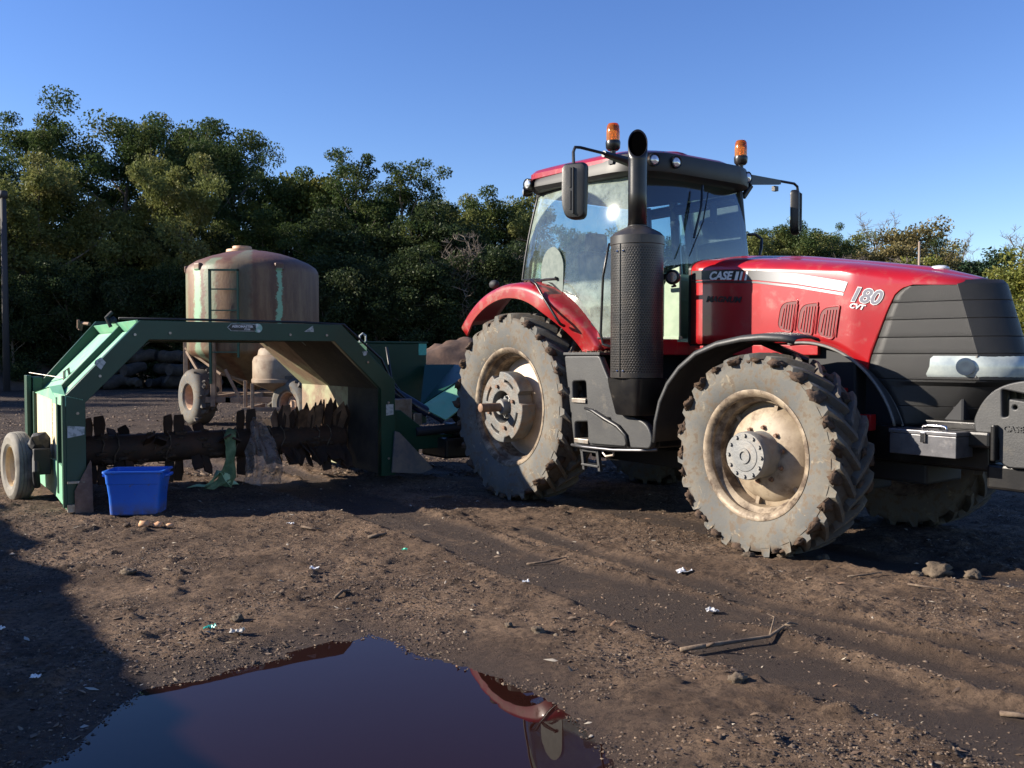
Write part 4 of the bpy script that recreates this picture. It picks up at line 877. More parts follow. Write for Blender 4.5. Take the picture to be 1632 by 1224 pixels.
# gauge wheel on the left
gw = obj('gauge_wheel', MB().lathe([(0, .03), (.10, .02), (.16, .04), (.20, -.03), (.215, -.07), (.205, -.09), (.20, .06)], axis='y', n=36), mat('cream_wheel_rim', (.62, .52, .34), .6, 0, (.45, .33, .2), 8), tu, smooth=True)
gw.location = (-1.18, -.27, .358); gw.rotation_euler = (0, 0, R(8)); gw.scale = (1, .78, 1)
gt = MB().lathe([(.205, -.085), (.235, -.115), (.30, -.12), (.338, -.10), (.35, -.08), (.352, -.05), (.346, -.045), (.354, -.04), (.356, -.01), (.350, -.005), (.356, 0), (.356, .03), (.350, .035), (.354, .04), (.350, .075), (.30, .12), (.205, .09)], axis='y', n=48); gt.inn = [0] * len(gt.v)
tyre_obj(gt, gw, mat('worn_small_tyre', (.22, .205, .175), .85, 0, (.14, .13, .115), 6, dirt=(.06, .05, .04), dsc=5))
obj('hub_cap', MB().lathe([(0, -.03), (.04, -.03), (.05, .02)], axis='y', n=16), M['green'], gw, smooth=True)
# tank box, tongue, cylinder to the right of the tunnel
bx = obj('oil_tank', MB().bb((-1.9, 3.50, .62), (-.80, 4.355, 1.65)), M['green'], tu, bevel=.012)
obj('lid', MB().bb((-1.92, 3.48, 1.652), (-.785, 4.37, 1.672)), M['green'], bx, bevel=.004)
obj('decal', MB().bb((-.799, 4.235, 1.50), (-.796, 4.352, 1.648)), mat('mint_sticker', (.08, .42, .32), .5, 0, (.10, .5, .4), 30), bx)
obj('lifting_eye', MB().tube([(-.82, 3.42, 1.66), (-.82, 3.42, 1.74), (-.82, 3.46, 1.77), (-.82, 3.50, 1.74), (-.82, 3.50, 1.66)], .012), M['sticker'], bx)
def quad(name, pts, m, th=.02): return obj(name, MB().add(pts, [(0, 1, 2, 3)]), m, tu, solid=th)
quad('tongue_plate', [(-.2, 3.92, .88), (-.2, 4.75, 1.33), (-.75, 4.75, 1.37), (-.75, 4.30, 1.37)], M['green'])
quad('tongue_plate', [(-.2, 3.92, .87), (-.2, 4.75, 1.31), (.1, 4.75, 1.12), (.1, 4.10, .72)], M['green_sunlit'])  # same plate in the paler green that stands for sun on it
obj('tongue', MB().bb((-.9, 3.48, .30), (-.2, 3.9, .62)).prism([(3.5, .85), (3.6, .85), (4.0, .55), (4.6, .5), (4.6, .38), (3.5, .36)], -.3, -.1, 'x'), M['green'], tu, bevel=.01)
obj('hydraulic_cylinder', MB().tube([(-.5, 3.40, 1.22), (-.15, 4.0, .80)], .065, 14).tube([(-.1, 4.0, .80), (-.05, 4.15, .70)], .04, 10), mat('dark_blue_cylinder', (.01, .016, .035), .3), tu, smooth=40)
obj('drive_shaft', MB().tube([(-.1, 3.8, .58), (.0, 4.5, .62), (.2, 5.0, .62)], .055, 12).tube([(.0, 4.5, .70), (.1, 5.0, .78)], .04).blob((-.1, 4.45, .74), .12, 5, 2, .3), M['darkint'], tu, smooth=40)
obj('gearbox', MB().bb((-.5, 4.1, .25), (.1, 4.75, .50)).bb((-.3, 4.3, .5), (.0, 4.6, .66)), M['blackmet'], tu, bevel=.03)
obj('drawbar', MB().bb((-.2, 4.2, .38), (.1, 5.6, .50)), M['blackmet'], tu, bevel=.01)
obj('control_box', MB().bb((-.35, 3.52, .70), (-.15, 3.78, .98)).bb((-.3, 3.8, .66), (-.15, 3.92, .8)), M['steel'], tu, bevel=.01)
# stickers
def tpoly(name, pts, m, dx=.0065, th=.0015): return obj(name, MB().prism(pts, dx, dx - th, 'x'), m, tu)
tpoly('sticker', [(.262, 1.45), (.31, 1.48), (.355, 1.43), (.335, 1.40), (.31, 1.36), (.25, 1.42)], M['sticker'])
tpoly('sticker', [(.01, .72), (.155, .745), (.16, .82), (.01, .835)], M['sticker'])
tpoly('sticker', [(2.36, 1.755), (2.47, 1.755), (2.46, 1.825)], M['sticker'])
tpoly('sticker', [(3.05, 1.54), (3.12, 1.545), (3.10, 1.50), (3.07, 1.49)], M['sticker'])
tpoly('sticker', [(3.35, .80), (3.445, .81), (3.445, .93), (3.35, .93)], M['sticker'])
tpoly('name_plate', [(1.52, 1.788), (1.56, 1.828), (1.83, 1.828), (1.83, 1.750), (1.56, 1.750)], M['sticker']); tpoly('name_plate', [(1.53, 1.788), (1.564, 1.822), (1.824, 1.822), (1.824, 1.756), (1.564, 1.756)], M['blackdecal'], .008)
def ttext(s, v, z, size, m, dx=.010):
    me = text_mesh(s, size, .0005, 0, .0012, sx=1.05); me.transform(Matrix(((0, 0, 1, dx), (1, 0, 0, v), (0, 1, 0, z), (0, 0, 0, 1)))); return obj('lettering', me, m, tu)
ttext('AEROMASTER', 1.57, 1.788, .034, M['white']); ttext('PT130', 1.70, 1.763, .022, M['white'])
obj('round_badge', MB().lathe([(0, .008), (.047, .008), (.047, .006)], (0, 1.845, 1.785), axis='x', n=28), mat('mint_badge', (.25, .45, .36), .5, 0, (.6, .66, .62), 20, .45, .55), tu)
# ------------------------------------------------------------------ blue bin
bz = gz(-3.5, 8.2)
bn = thing('plastic_bin', 'empty blue plastic tub with handles standing on the mud under the green arch', 'bin', (-3.535, 8.34, bz), R(6)); bn.scale = (.9, .9, 1)
def rr(hx, hy, r, z, n=4): return [(p[0], p[1], z) for p in rounded([(-hx, -hy), (hx, -hy), (hx, hy), (-hx, hy)], r, n)]
lv = [rr(.225, .15, .04, .006), rr(.245, .165, .045, .02), rr(.262, .18, .045, .30), rr(.275, .19, .045, .305), rr(.283, .198, .045, .40), rr(.283, .198, .045, .405), rr(.305, .218, .05, .41), rr(.303, .216, .05, .425), rr(.278, .192, .045, .425), rr(.270, .184, .045, .30), rr(.235, .155, .04, .022)]
b_ = MB().loft(lv, closed=True); n_ = len(lv[0]); b_.f.append(tuple(range(n_))); b_.f.append(tuple(len(b_.v) - n_ + i for i in range(n_)))
obj('tub', b_, M['bluebin_'], bn, smooth=40)
for s in (-1, 1): obj('handle', MB().tube([(s * .295, -.07, .37), (s * .325, -.07, .375), (s * .335, 0, .378), (s * .325, .07, .375), (s * .295, .07, .37)], .016, 8).bb((s * .28 - .012, -.10, .345), (s * .28 + .012, .10, .40)), M['bluebin'], bn, smooth=40)
# ------------------------------------------------------------------ cloth and film on the drum
def cloth(pathw, n=14, seed=1, amp=.05):
    """pathw: list of (x,y,z,halfwidth,dirx,diry)"""
    secs = []; r_ = random.Random(seed)
    P = pathw
    for i in range(len(P) * 4 - 3):
        t = i / 4; a = int(t); b = min(a + 1, len(P) - 1); f = t - a; q = [P[a][j] * (1 - f) + P[b][j] * f for j in range(6)]
        row_ = []
        for k in range(n):
            s = (k / (n - 1) * 2 - 1) * q[3]; nz = mnoise.noise(Vector((s * 14 + seed, t * .9, seed))) * amp + mnoise.noise(Vector((s * 30 + seed, t * 2.5, seed))) * amp * .6
            row_.append((q[0] + q[4] * s - q[5] * nz, q[1] + q[5] * s + q[4] * nz, q[2] + mnoise.noise(Vector((s * 9, t, seed + 9))) * amp * .7))
        secs.append(row_)
    return MB().loft(secs)
k = NT('green_cloth'); k.b.inputs['Base Color'].default_value = (.38, .58, .30, 1); setp(k.b, 'Roughness', .8); setp(k.b, 'Subsurface Weight', .0)
k.l(k.mix(k.ramp(k.noise(8), .4, .7), (.36, .56, .32), (.55, .70, .42)), k.b.inputs['Base Color']); M['cloth'] = k.m
x0, y0, _ = TW(-.88, 1.87); o = obj('cloth_scrap', cloth([(x0 - .02, y0 + .0, .66, .05, .8, .58), (x0, y0 - .15, .60, .06, .8, .58), (x0 + .02, y0 - .2, .35, .05, .8, .58), (x0 - .02, y0 - .2, .12, .10, .8, .58), (x0 - .1, y0 - .32, .03, .16, .8, .58)], 12, 3, .06), mat('dirty_green_cloth', (.09, .15, .07), .9, 0, (.20, .28, .14), 9), smooth='all', solid=.004)
tag(o, 'pale green cloth rag hanging from the turner drum down to the mud', 'rag')
x1, y1, _ = TW(-.80, 1.66); gzz = gz(x1 - .1, y1)
o = obj('cloth_scrap', cloth([(x1 - .30, y1 - .06, gzz + .03, .02, .2, .9), (x1 - .15, y1 - .06, gzz + .03, .03, .2, .9), (x1 - .05, y1 - .06, gzz + .06, .06, .2, .9), (x1 + .02, y1 - .02, gzz + .20, .10, .3, .9), (x1 + .10, y1, gzz + .16, .08, .3, .9), (x1 + .17, y1 - .02, gzz + .03, .05, .3, .9)], 12, 8, .07), M['cloth'], smooth='all', solid=.004)
tag(o, 'bright pale green rag crumpled on the sunlit ground behind the drum', 'rag')
k = NT('dirty_film'); k.t.nodes.remove(k.b); t1 = k.n('ShaderNodeBsdfTransparent'); t2 = k.n('ShaderNodeBsdfPrincipled'); t2.inputs['Base Color'].default_value = (.26, .20, .17, 1); t2.inputs['Roughness'].default_value = .45
ms = k.n('ShaderNodeMixShader'); k.l(k.ramp(k.noise(12), .35, .7, .35, .9), ms.inputs[0]); k.l(t1.outputs[0], ms.inputs[1]); k.l(t2.outputs[0], ms.inputs[2]); k.l(ms.outputs[0], k.out.inputs[0]); M['film'] = k.m
x0, y0, _ = TW(-.86, 2.25); o = obj('plastic_film', cloth([(x0 - .12, y0, .80, .03, .8, .58), (x0 - .08, y0 - .1, .68, .10, .8, .58), (x0, y0 - .2, .45, .17, .8, .58), (x0 + .02, y0 - .22, .2, .22, .8, .58), (x0 + .0, y0 - .25, .03, .24, .8, .58)], 18, 5, .10), M['film'], smooth='all')
tag(o, 'torn brown translucent plastic film wrapped over the drum and trailing to the ground', 'plastic film')
# ------------------------------------------------------------------ tank trailer behind
tx, ty = -5.82, 20.0
tt = thing('tank_trailer', 'farm trailer carrying a big rust-stained cone tank and a small tan tank', 'tank trailer', (tx, ty, 0), 0)
k = NT('stained_green_poly'); setp(k.b, 'Roughness', .55)
spn = k.n('ShaderNodeSeparateXYZ'); k.l(k.tc.outputs['Object'], spn.inputs[0]); ang = k.math('ARCTAN2', spn.outputs[1], spn.outputs[0])
v = k.scaled((2.2, 2.2, .35)); base = k.mix(k.ramp(k.noise(1.4, 8, .7, v), .42, .60), (.085, .036, .017), (.165, .092, .046)); base = k.mix(k.ramp(k.noise(7, 8, .7), .56, .72), base, (.10, .055, .04))
topm = k.ramp(spn.outputs[2], 3.30, 3.75, 0., .8); base = k.mix(topm, base, (.105, .045, .036))
def streak(a, wd, z0, z1, fac):
    d = k.math('ABSOLUTE', k.math('SUBTRACT', k.math('ADD', ang, k.math('MULTIPLY', k.math('SUBTRACT', k.noise(5, 6, .7), .5), .26)), a)); m1 = k.ramp(d, wd * .6, wd, 1., 0.)
    return k.math('MULTIPLY', k.math('MULTIPLY', m1, k.ramp(spn.outputs[2], z1 - .05, z1, 1., 0.)), k.ramp(spn.outputs[2], z0, z0 + .8, fac * .2, fac))
for a, wd, z0, z1, f in ((R(-127), .10, 1.2, 3.36, .9), (R(-52), .055, 1.2, 3.36, .95), (R(-112), .12, 1.5, 3.6, .35), (R(-84), .18, 3.45, 3.9, .5), (R(-155), .2, 1.3, 3.3, .25)):
    base = k.mix(streak(a, wd, z0, z1, f), base, (.20, .38, .24))
k.l(base, k.b.inputs['Base Color']); k.bump(k.noise(20, 8), .25, .02); M['tank'] = k.m
tk2 = obj('cone_tank', MB().lathe([(.10, .72), (.16, .76), (1.36, 1.50), (1.42, 1.56), (1.435, 1.62), (1.435, 3.30), (1.42, 3.38), (1.37, 3.46), (1.22, 3.56), (.95, 3.67), (.65, 3.76), (.40, 3.81), (0, 3.83)], n=64), M['tank'], tt, smooth=50)
obj('tank_lid', MB().lathe([(0, 3.94), (.20, 3.94), (.21, 3.925), (.21, 3.87), (.34, 3.86), (.35, 3.80)], (-.25, 0, 0), n=32), mat('rust_stained_lid', (.40, .22, .12), .6, 0, (.5, .3, .18), 6), tk2, smooth=True)
for a in (R(-127), R(-52), R(-165)):
    obj('tank_lug', MB().bb((-.10, -.06, 3.30), (.10, .06, 3.46)).tf(Matrix.Rotation(a + PI / 2, 4, 'Z') @ Matrix.Translation((0, -1.40, 0))), M['tank'], tk2, bevel=.03)
M['frame'] = mat('muddy_brown_frame', (.16, .105, .07), .8, 0, (.30, .21, .14), 4, bump=.3)
fm = MB()
for (x, y) in ((-1.33, -.55), (-.45, -1.42), (.9, -1.2), (-1.1, .9), (1.1, .9)):
    q = MB().bb((x - .05, y - .05, .42), (x + .05, y + .05, 1.98)); obj('leg', q, M['frame'], tt, bevel=.006)
fm.tube([(-1.33, -.55, 1.6), (-.45, -1.42, .62)], .04, 6).tube([(-.2, -1.42, 1.2), (.15, -1.42, .48)], .035, 6).tube([(-1.33, -.6, 1.65), (-.4, -1.1, 1.1), (0, -.5, .9)], .03, 6)
obj('brace', fm, M['frame'], tt)
obj('trailer_bed', MB().bb((-.75, -1.45, .50), (2.0, -1.33, .62)).bb((-1.1, 1.0, .50), (2.0, 1.12, .62)).bb((-.75, -1.33, .50), (-.63, 1.0, .62)).bb((1.2, -1.45, .5), (1.32, 1.1, .62)).bb((-.2, -1.45, .5), (-.08, 1.1, .62)), M['frame'], tt, bevel=.01)
ld = MB(); ld.bb((-.49, -1.56, .9), (-.44, -1.51, 3.28)).bb((.10, -1.56, 1.45), (.14, -1.52, 3.28)).bb((-.49, -1.56, 3.25), (.14, -1.52, 3.29))
for z in (1.55, 2.0, 2.42, 2.86): ld.bb((-.47, -1.555, z), (.12, -1.52, z + .025))
obj('ladder', ld, M['green'], tt)
# small tank
s2 = obj('small_tank', MB().lathe([(.04, .74), (.1, .76), (.48, .92), (.52, .96), (.52, 1.02), (.50, 1.04), (.50, 1.38), (.47, 1.46), (.40, 1.50), (.38, 1.60), (.34, 1.64), (0, 1.65)], (1.15, -2.3, 0), n=48), mat('tan_mud_tank', (.20, .14, .09), .7, 0, (.27, .21, .145), 3, dirt=(.16, .10, .07), dsc=5, da=.52, db=.7, bump=.2), tt, smooth=40)
obj('tank_lid', MB().lathe([(0, 1.76), (.12, 1.76), (.13, 1.74), (.13, 1.64)], (1.17, -2.3, 0), n=24), M['steel'], s2, smooth=True)
obj('tank_mount', MB().bb((.52, -2.72, .40), (1.7, -2.64, .48)).bb((.56, -2.68, .4), (.62, -2.62, 1.0)).bb((.72, -2.75, .4), (.78, -2.69, .95)).bb((1.5, -2.5, .4), (1.56, -2.44, .98)).bb((1.1, -2.2, .38), (1.75, -1.5, .60)).bb((.55, -2.7, .4), (.63, -1.4, .48)), M['frame'], tt, bevel=.006)
def farm_wheel(x, y, Rt, Rr, W, yaw, nm='wheel', lug=0):
    p = obj(nm, MB().lathe([(0, -.02), (.12, -.03), (.14, -.0), (Rr * .75, .03), (Rr - .02, -W * .33), (Rr + .01, -W * .38), (Rr, W * .3)], axis='y', n=36), mat('rusty_tan_rim', (.42, .27, .17), .7, 0, (.28, .17, .11), 9), tt, smooth=True)
    p.location = (x, y, Rt); p.rotation_euler = (0, 0, yaw)
    g_ = MB().lathe([(Rr, -W * .37), (Rr + .03, -W * .45), (Rr + .5 * (Rt - Rr), -W * .5), (Rt - .08, -W * .45), (Rt - .02, -W * .34), (Rt, -.1), (Rt, .1), (Rt - .02, W * .34), (Rt - .08, W * .45), (Rr, W * .4)], axis='y', n=48)
    g_.inn = [1.0 if (i // 48) in (4, 5, 6, 7) else 0. for i in range(len(g_.v))]
    rnd = random.Random(5)
    if lug:
        for i in range(lug):
            a = 2 * PI * i / lug; s = len(g_.v); g_.box((Rt + .02, (-.25 + .5 * (i % 2)) * W * .9, 0), (.07, W * .5, .09), Matrix.Rotation(.5 * (1 if i % 2 else -1), 3, 'X')); g_.tf(Matrix.Rotation(a, 4, 'Y'), s)
    for i in range(34):
        a = rnd.uniform(0, 2 * PI); g_.blob((math.cos(a) * Rt * .985, rnd.uniform(-.4, .4) * W, math.sin(a) * Rt * .985), rnd.uniform(.03, .08), i, 1, .6)
    g_.inn += [.8] * (len(g_.v) - len(g_.inn)); tyre_obj(g_, p, M['farmtyre']); return p
M['farmtyre'] = tyre_mat('muddy_trailer_tyre')
farm_wheel(-.95, -.95, .60, .27, .48, R(-48), )
farm_wheel(1.52, -2.6, .52, .27, .38, R(-36), lug=16)
farm_wheel(1.4, 1.6, .585, .27, .50, R(-62))
# ------------------------------------------------------------------ piles
def pile(name, cx, cyy, rx, ry, h, m, seed, label, cat, rot=0):
    n = 70; u = np.linspace(-1.25, 1.25, n); A, B = np.meshgrid(u, u); r = np.sqrt(A * A + B * B) * (1 + .25 * fbm(A + seed, B, 1.3, 3))
    z = h * np.clip(1 - r ** 1.5, 0, 1) ** .9 * (1 + .25 * fbm(A + seed * 3, B, 3, 4)) - .12; z = z + .06 * h * fbm(A, B + seed, 9, 3) * (z > -.1)
    c, s = math.cos(rot), math.sin(rot); Xp = cx + A * rx * c - B * ry * s; Yp = cyy + A * rx * s + B * ry * c
    I = np.arange(n * n).reshape(n, n); Fq = np.stack([I[:-1, :-1], I[:-1, 1:], I[1:, 1:], I[1:, :-1]], -1).reshape(-1, 4)
    me = np_mesh(name, np.stack([Xp, Yp, z], -1).reshape(-1, 3), Fq); return tag(obj(name, me, m, smooth='all'), label, cat)
pm = mat('dark_compost', (.055, .038, .030), .95, 0, (.09, .062, .046), 1.5, bump=1, bsc=9); pm2 = mat('red_brown_compost', (.10, .058, .040), .95, 0, (.05, .031, .024), 2.5, bump=1, bsc=9)
pile('compost_pile', -27.5, 41, 8.0, 5, 3.6, pm, 2, 'dark brown compost heap at the left edge below the trees', 'compost heap')
pile('compost_pile', -1.6, 28, 3.6, 2.4, 2.0, pm2, 5, 'reddish brown soil heap seen between the green oil tank and the rear tyre', 'soil heap')
pile('compost_pile', 1.4, 26, 2.4, 2.2, 2.1, pm2, 9, 'soil heap half hidden behind the tractor rear wheel', 'soil heap')
pile('compost_pile', 19.5, 27, 4.0, 4, 3.4, pm2, 7, 'reddish brown heap at the right edge behind the tractor nose', 'soil heap')
# logs and boulders
r_ = random.Random(11); M['log'] = mat('grey_log', (.030, .023, .019), .95, 0, (.06, .047, .038), 5, bump=.8, bsc=20)
kinds = ['pale cut end', 'broken end', 'peeling bark', 'split trunk piece', 'short stump', 'crooked limb', 'mossy side']; spots = ['at the foot of', 'lying along the left of', 'on top of', 'at the right end of', 'in the middle of', 'leaning on', 'half buried in']
for i in range(24):
    X0 = -17.4 + (i % 8) * .62 + r_.uniform(-.3, .3); lay = i // 8; Z = .35 + lay * .55; L = r_.uniform(.8, 2.0); r0 = r_.uniform(.14, .30); a = r_.uniform(-1.2, 1.2)
    X0 *= 1.02; Yc = 39 + r_.uniform(-.6, .6) + lay * .3
    d = Vector((math.cos(a), math.sin(a), r_.uniform(-.25, .25))) * L / 2; c = Vector((X0, Yc, Z))
    p = [tuple(c + d * t + Vector((0, 0, .05 * math.sin(t * 5)))) for t in (-1, -.5, 0, .5, 1)]
    o = obj('log', MB().tube(p, [r0 * r_.uniform(.85, 1.1) for _ in p], 12), M['log'], smooth=50)
    tag(o, 'old grey log in the dark wood pile under the trees behind the arch', 'log', 'logs in the dark wood pile')
# ------------------------------------------------------------------ unseen added container out of frame on the left, placed so its shadow crosses the ground
ct = thing('shadow_blocker', 'unseen added container standing just beyond the left edge of the photo', 'blocker', (-10.50, 8.95, 0), ANG)
cm = mat('rusty_blocker_paint', (.05, .10, .07), .6, 0, (.14, .07, .045), 2, bump=.1)
cb = MB()
for i in range(30):
    xx = .1 + i * .3
    cb.bb((xx, 0, .16), (xx + .15, -.03, 2.1))
cb.bb((0, -.032, .12), (9.2, -2.0, 2.2)); obj('blocker_body', cb, cm, ct)
obj('corner_post', MB().bb((-.08, .02, 0), (0, -2.0, 2.3)), cm, ct); obj('corner_post', MB().bb((9.2, .02, 0), (9.28, -2.0, 2.3)), cm, ct)  # end posts of the added shadow-casting box
obj('blocker_top', MB().loft([[(.2 + 9 * i / 40, -.05 - .9 * j, 2.21 + (.08 + .16 * mnoise.noise(Vector((i * .35, j * 2., 3)))) * (1 if j in (0, 1) else 2)) for i in range(41)] for j in (0, 1, 2)]), mat('brown_blocker_top', (.09, .07, .05), .8), ct, solid=.02)  # uneven top of the added shadow-casting box
# ------------------------------------------------------------------ litter, sticks, clods
def on(x, y, d=0): return (x, y, gz(x, y) + d)
st = MB().tube([on(.846, 4.393, .015), on(.98, 4.45, .035), on(1.15, 4.53, .03), on(1.35, 4.60, .035), on(1.47, 4.65, .035), on(1.53, 4.69, .07)], [.012, .014, .011, .009, .006, .003], 8).tube([on(1.35, 4.60, .03), on(1.40, 4.68, .06), on(1.38, 4.75, .07)], [.006, .004, .002], 6).tube([on(1.44, 4.63, .03), on(1.50, 4.62, .03)], [.005, .002], 5).tube([on(.98, 4.45, .03), on(1.02, 4.42, .06)], [.012, .006], 5)
tag(obj('stick', st, M['wood'], smooth='all'), 'long bare forked stick lying across the wheel ruts in the foreground', 'stick')
for (x, y, L, a, r0, lb) in ((.25, 6.35, .30, .3, .008, 'short dark twig on the ground left of the front tyre'), (2.62, 5.55, .22, -.5, .007, 'thin pale twig on rough soil near the right edge'), (2.35, 5.85, .28, .35, .006, 'slender dark twig below the front tyre shadow'), (-.75, 9.25, .25, .5, .010, 'thin stick in the turner shadow near the rear tyre'), (-1.10, 7.2, .16, .5, .016, 'stubby dark stick in the sunlit soil before the arch'), (-1.72, 7.55, .2, -.3, .010, 'pale peeled stick on the mud below the arch shadow'), (2.1, 3.62, .14, -.6, .011, 'short pale bark strip near the lower right corner'), (-1.05, 5.45, .14, 1.0, .010, 'short leaning twig above the puddle')):
    d = Vector((math.cos(a), math.sin(a))) * L / 2; tag(obj('stick', MB().tube([on(x - d.x, y - d.y, .012), on(x, y, .02), on(x + d.x, y + d.y, .015)], [r0, r0, r0 * .5], 6), M['wood'], smooth='all'), lb, 'stick')
def scrap(x, y, s, m, lb, seed, cat='litter', nm='paper_scrap', flat=.5):
    b = MB(); n = 7; rows = []
    for i in range(n):
        rows.append([(x + (i / (n - 1) - .5) * s * (1 + .3 * mnoise.noise(Vector((i, j, seed)))), y + (j / (n - 1) - .5) * s * .8, gz(x, y) + .012 + s * flat * (abs(mnoise.noise(Vector((i * .5, j * .5, seed * 3.3)))))) for j in range(n)])
    b.loft(rows); return tag(obj(nm, b, m, solid=.002), lb, cat)
scrap(1.18, 6.03, .10, M['paper'], 'crumpled white plastic scrap on soil left of the front tyre shadow', 1)
scrap(1.171, 5.131, .07, mat('grey_litter', (.38, .38, .38), .6), 'small grey foil scrap beside the wide rut', 2)
scrap(.089, 5.693, .045, M['paper'], 'tiny white paper bit in the middle of the ground', 3)
scrap(-1.633, 4.745, .06, mat('teal_plastic', (.02, .36, .28), .4), 'teal plastic scrap on the soil above the puddle', 4)
scrap(-.81, 6.635, .04, mat('bright_green_cap', (.03, .55, .32), .4), 'tiny bright green bottle cap on the sunlit soil', 5)
scrap(-1.46, 4.66, .07, mat('pale_litter', (.36, .34, .30), .6), 'pale shell-like scrap just above the puddle edge', 6)
scrap(-2.15, 3.95, .04, M['paper'], 'white speck of litter in the shadow left of the puddle', 7)
scrap(-1.95, 7.75, .06, M['paper'], 'small white scrap on soil in front of the arch', 8)
scrap(-1.36, 6.05, .06, M['paper'], 'white paper scrap on the soil right of the blue bin', 9)
scrap(-2.75, 4.7, .05, M['paper'], 'small white scrap in the big shadow at the left', 10)
hk = mat('orange_husk', (.48, .24, .12), .8, 0, (.6, .36, .2), 12)
for i, (x, y, s, lb) in enumerate(((-3.33, 7.62, .035, 'grey husk, leftmost of the bits before the blue bin'), (-3.19, 7.63, .055, 'round orange husk, largest of the bits before the blue bin'), (-3.08, 7.65, .045, 'flat orange peel between the round husk and the last bit'), (-2.98, 7.66, .035, 'thin orange sliver, rightmost of the bits before the blue bin'))):
    tag(obj('husk', MB().blob(on(x, y, .02), s, i + 3, 2, .5, 1.5, (1, .7, .6)), hk if i else M['mud'], smooth='all'), lb, 'husk')
M['clod'] = mat('dry_clod', (.075, .055, .038), .95, 0, (.125, .095, .066), 12, bump=1, bsc=60)
for i, (x, y, s, lb) in enumerate(((2.92, 6.02, .085, 'large light brown mud clod below the front tyre shadow'), (3.12, 5.95, .055, 'dark mud clod just right of the large light one'), (2.76, 5.98, .035, 'small clod just left of the large light one'), (.141, 4.702, .032, 'dark clod casting a shadow above the puddle tip'), (-.02, 4.78, .018, 'tiny dark clod left of the dark foreground clod'), (2.0, 6.42, .05, 'clod pressed up against the front tyre'), (2.25, 6.36, .035, 'clod right of the front tyre contact patch'), (1.75, 6.5, .04, 'clod left of the front tyre contact patch'), (1.02, 3.95, .035, 'dark clod in the rut below the long stick'), (-2.6, 5.95, .04, 'dark clod at the edge of the left shadow'), (-1.55, 4.95, .03, 'dark clod behind the teal scrap'))):
    tag(obj('mud_clod', MB().blob(on(x, y, s * .35), s, i + 20, 3, .7, 1.6, (1.1, .9, .65)), M['clod'], smooth='all'), lb, 'mud clod')
# countless chips and crumbs
def crumbs(name, N, seed, smin, smax, m, stretch, box, avoid_rut=.75, cat='gravel', label=None, pw_=2.2):
    rs = np.random.RandomState(seed); x = rs.uniform(box[0], box[1], N); y = rs.uniform(0, 1, N) ** 1.7 * (box[3] - box[2]) + box[2]
    h, Wm, s = ground_h(x, y, True); clump = fbm(x, y, 1.6, 3) + .6 * fbm(x, y, 7, 2)
    keep = (s > -.035) & (rs.rand(N) > Wm * avoid_rut) & (clump > rs.uniform(-.45, .25, N)); x, y, h = x[keep], y[keep], np.maximum(h[keep], WATER); N = len(x)
    sz = smin + (smax - smin) * rs.rand(N) ** pw_; yaw = rs.rand(N) * 2 * PI; base = np.array([[1, 0, 0], [-1, 0, 0], [0, 1, 0], [0, -1, 0], [0, 0, 1]], float)
    V = base[None] * np.stack([sz * stretch * rs.uniform(.6, 1.2, N), sz * rs.uniform(.5, 1, N), sz * rs.uniform(.25, .8, N)], -1)[:, None, :] * rs.uniform(.7, 1.3, (N, 5, 1))
    tl = rs.normal(0, .25, (N, 1)); V[:, 4, :2] += rs.normal(0, .35, (N, 2)) * sz[:, None]; V[:, :, 2] += V[:, :, 0] * tl; c, s_ = np.cos(yaw)[:, None], np.sin(yaw)[:, None]
    P = np.stack([V[:, :, 0] * c - V[:, :, 1] * s_ + x[:, None], V[:, :, 0] * s_ + V[:, :, 1] * c + y[:, None], V[:, :, 2] + (h + sz * .15)[:, None]], -1)
    f = np.array([[0, 2, 4], [2, 1, 4], [1, 3, 4], [3, 0, 4]]); Fc = (f[None] + (np.arange(N) * 5)[:, None, None]).reshape(-1, 3)
    me = np_mesh(name, P.reshape(-1, 3), Fc); o = obj(name, me, m); tag(o, label, cat, kind='stuff'); return o
def rand_mat(name, cols, rough=.9):
    k = NT(name); setp(k.b, 'Roughness', rough); ob = k.n('ShaderNodeNewGeometry'); cr = k.n('ShaderNodeValToRGB'); cr.color_ramp.interpolation = 'CONSTANT'
    e = cr.color_ramp.elements; e[0].color = c4(cols[0]); e[1].position = 1 / len(cols); e[1].color = c4(cols[1])
    for i, c in enumerate(cols[2:]): q = e.new((i + 2) / len(cols)); q.color = c4(c)
    k.l(ob.outputs['Random Per Island'], cr.inputs[0]); k.l(cr.outputs[0], k.b.inputs['Base Color']); return k.m
dm = rand_mat('dark_soil_crumb', [(.045, .030, .021), (.085, .057, .038), (.025, .017, .013), (.135, .092, .060), (.055, .037, .026), (.19, .135, .09)])
lm = rand_mat('pale_wood_chip', [(.15, .105, .07), (.08, .052, .033), (.20, .15, .10), (.11, .07, .045), (.17, .10, .06), (.07, .047, .033), (.12, .08, .05), (.36, .31, .24)])
crumbs('soil_crumbs', 620000, 1, .0020, .011, dm, 1.1, (-5.5, 5.2, 2.3, 12), label='loose dark crumbs of soil strewn over the whole muddy yard', cat='soil', pw_=3.5)
crumbs('rubble', 150000, 3, .007, .04, dm, 1.1, (-17, 12, 11, 36), label='dark rubble and soil lumps strewn over the far yard around the tank trailer', cat='soil', pw_=3.5)
crumbs('wood_chips', 34000, 2, .003, .017, lm, 2.2, (-5.5, 5.2, 2.3, 13), label='pale chips and straw bits scattered over the muddy yard', cat='wood chips', pw_=5)
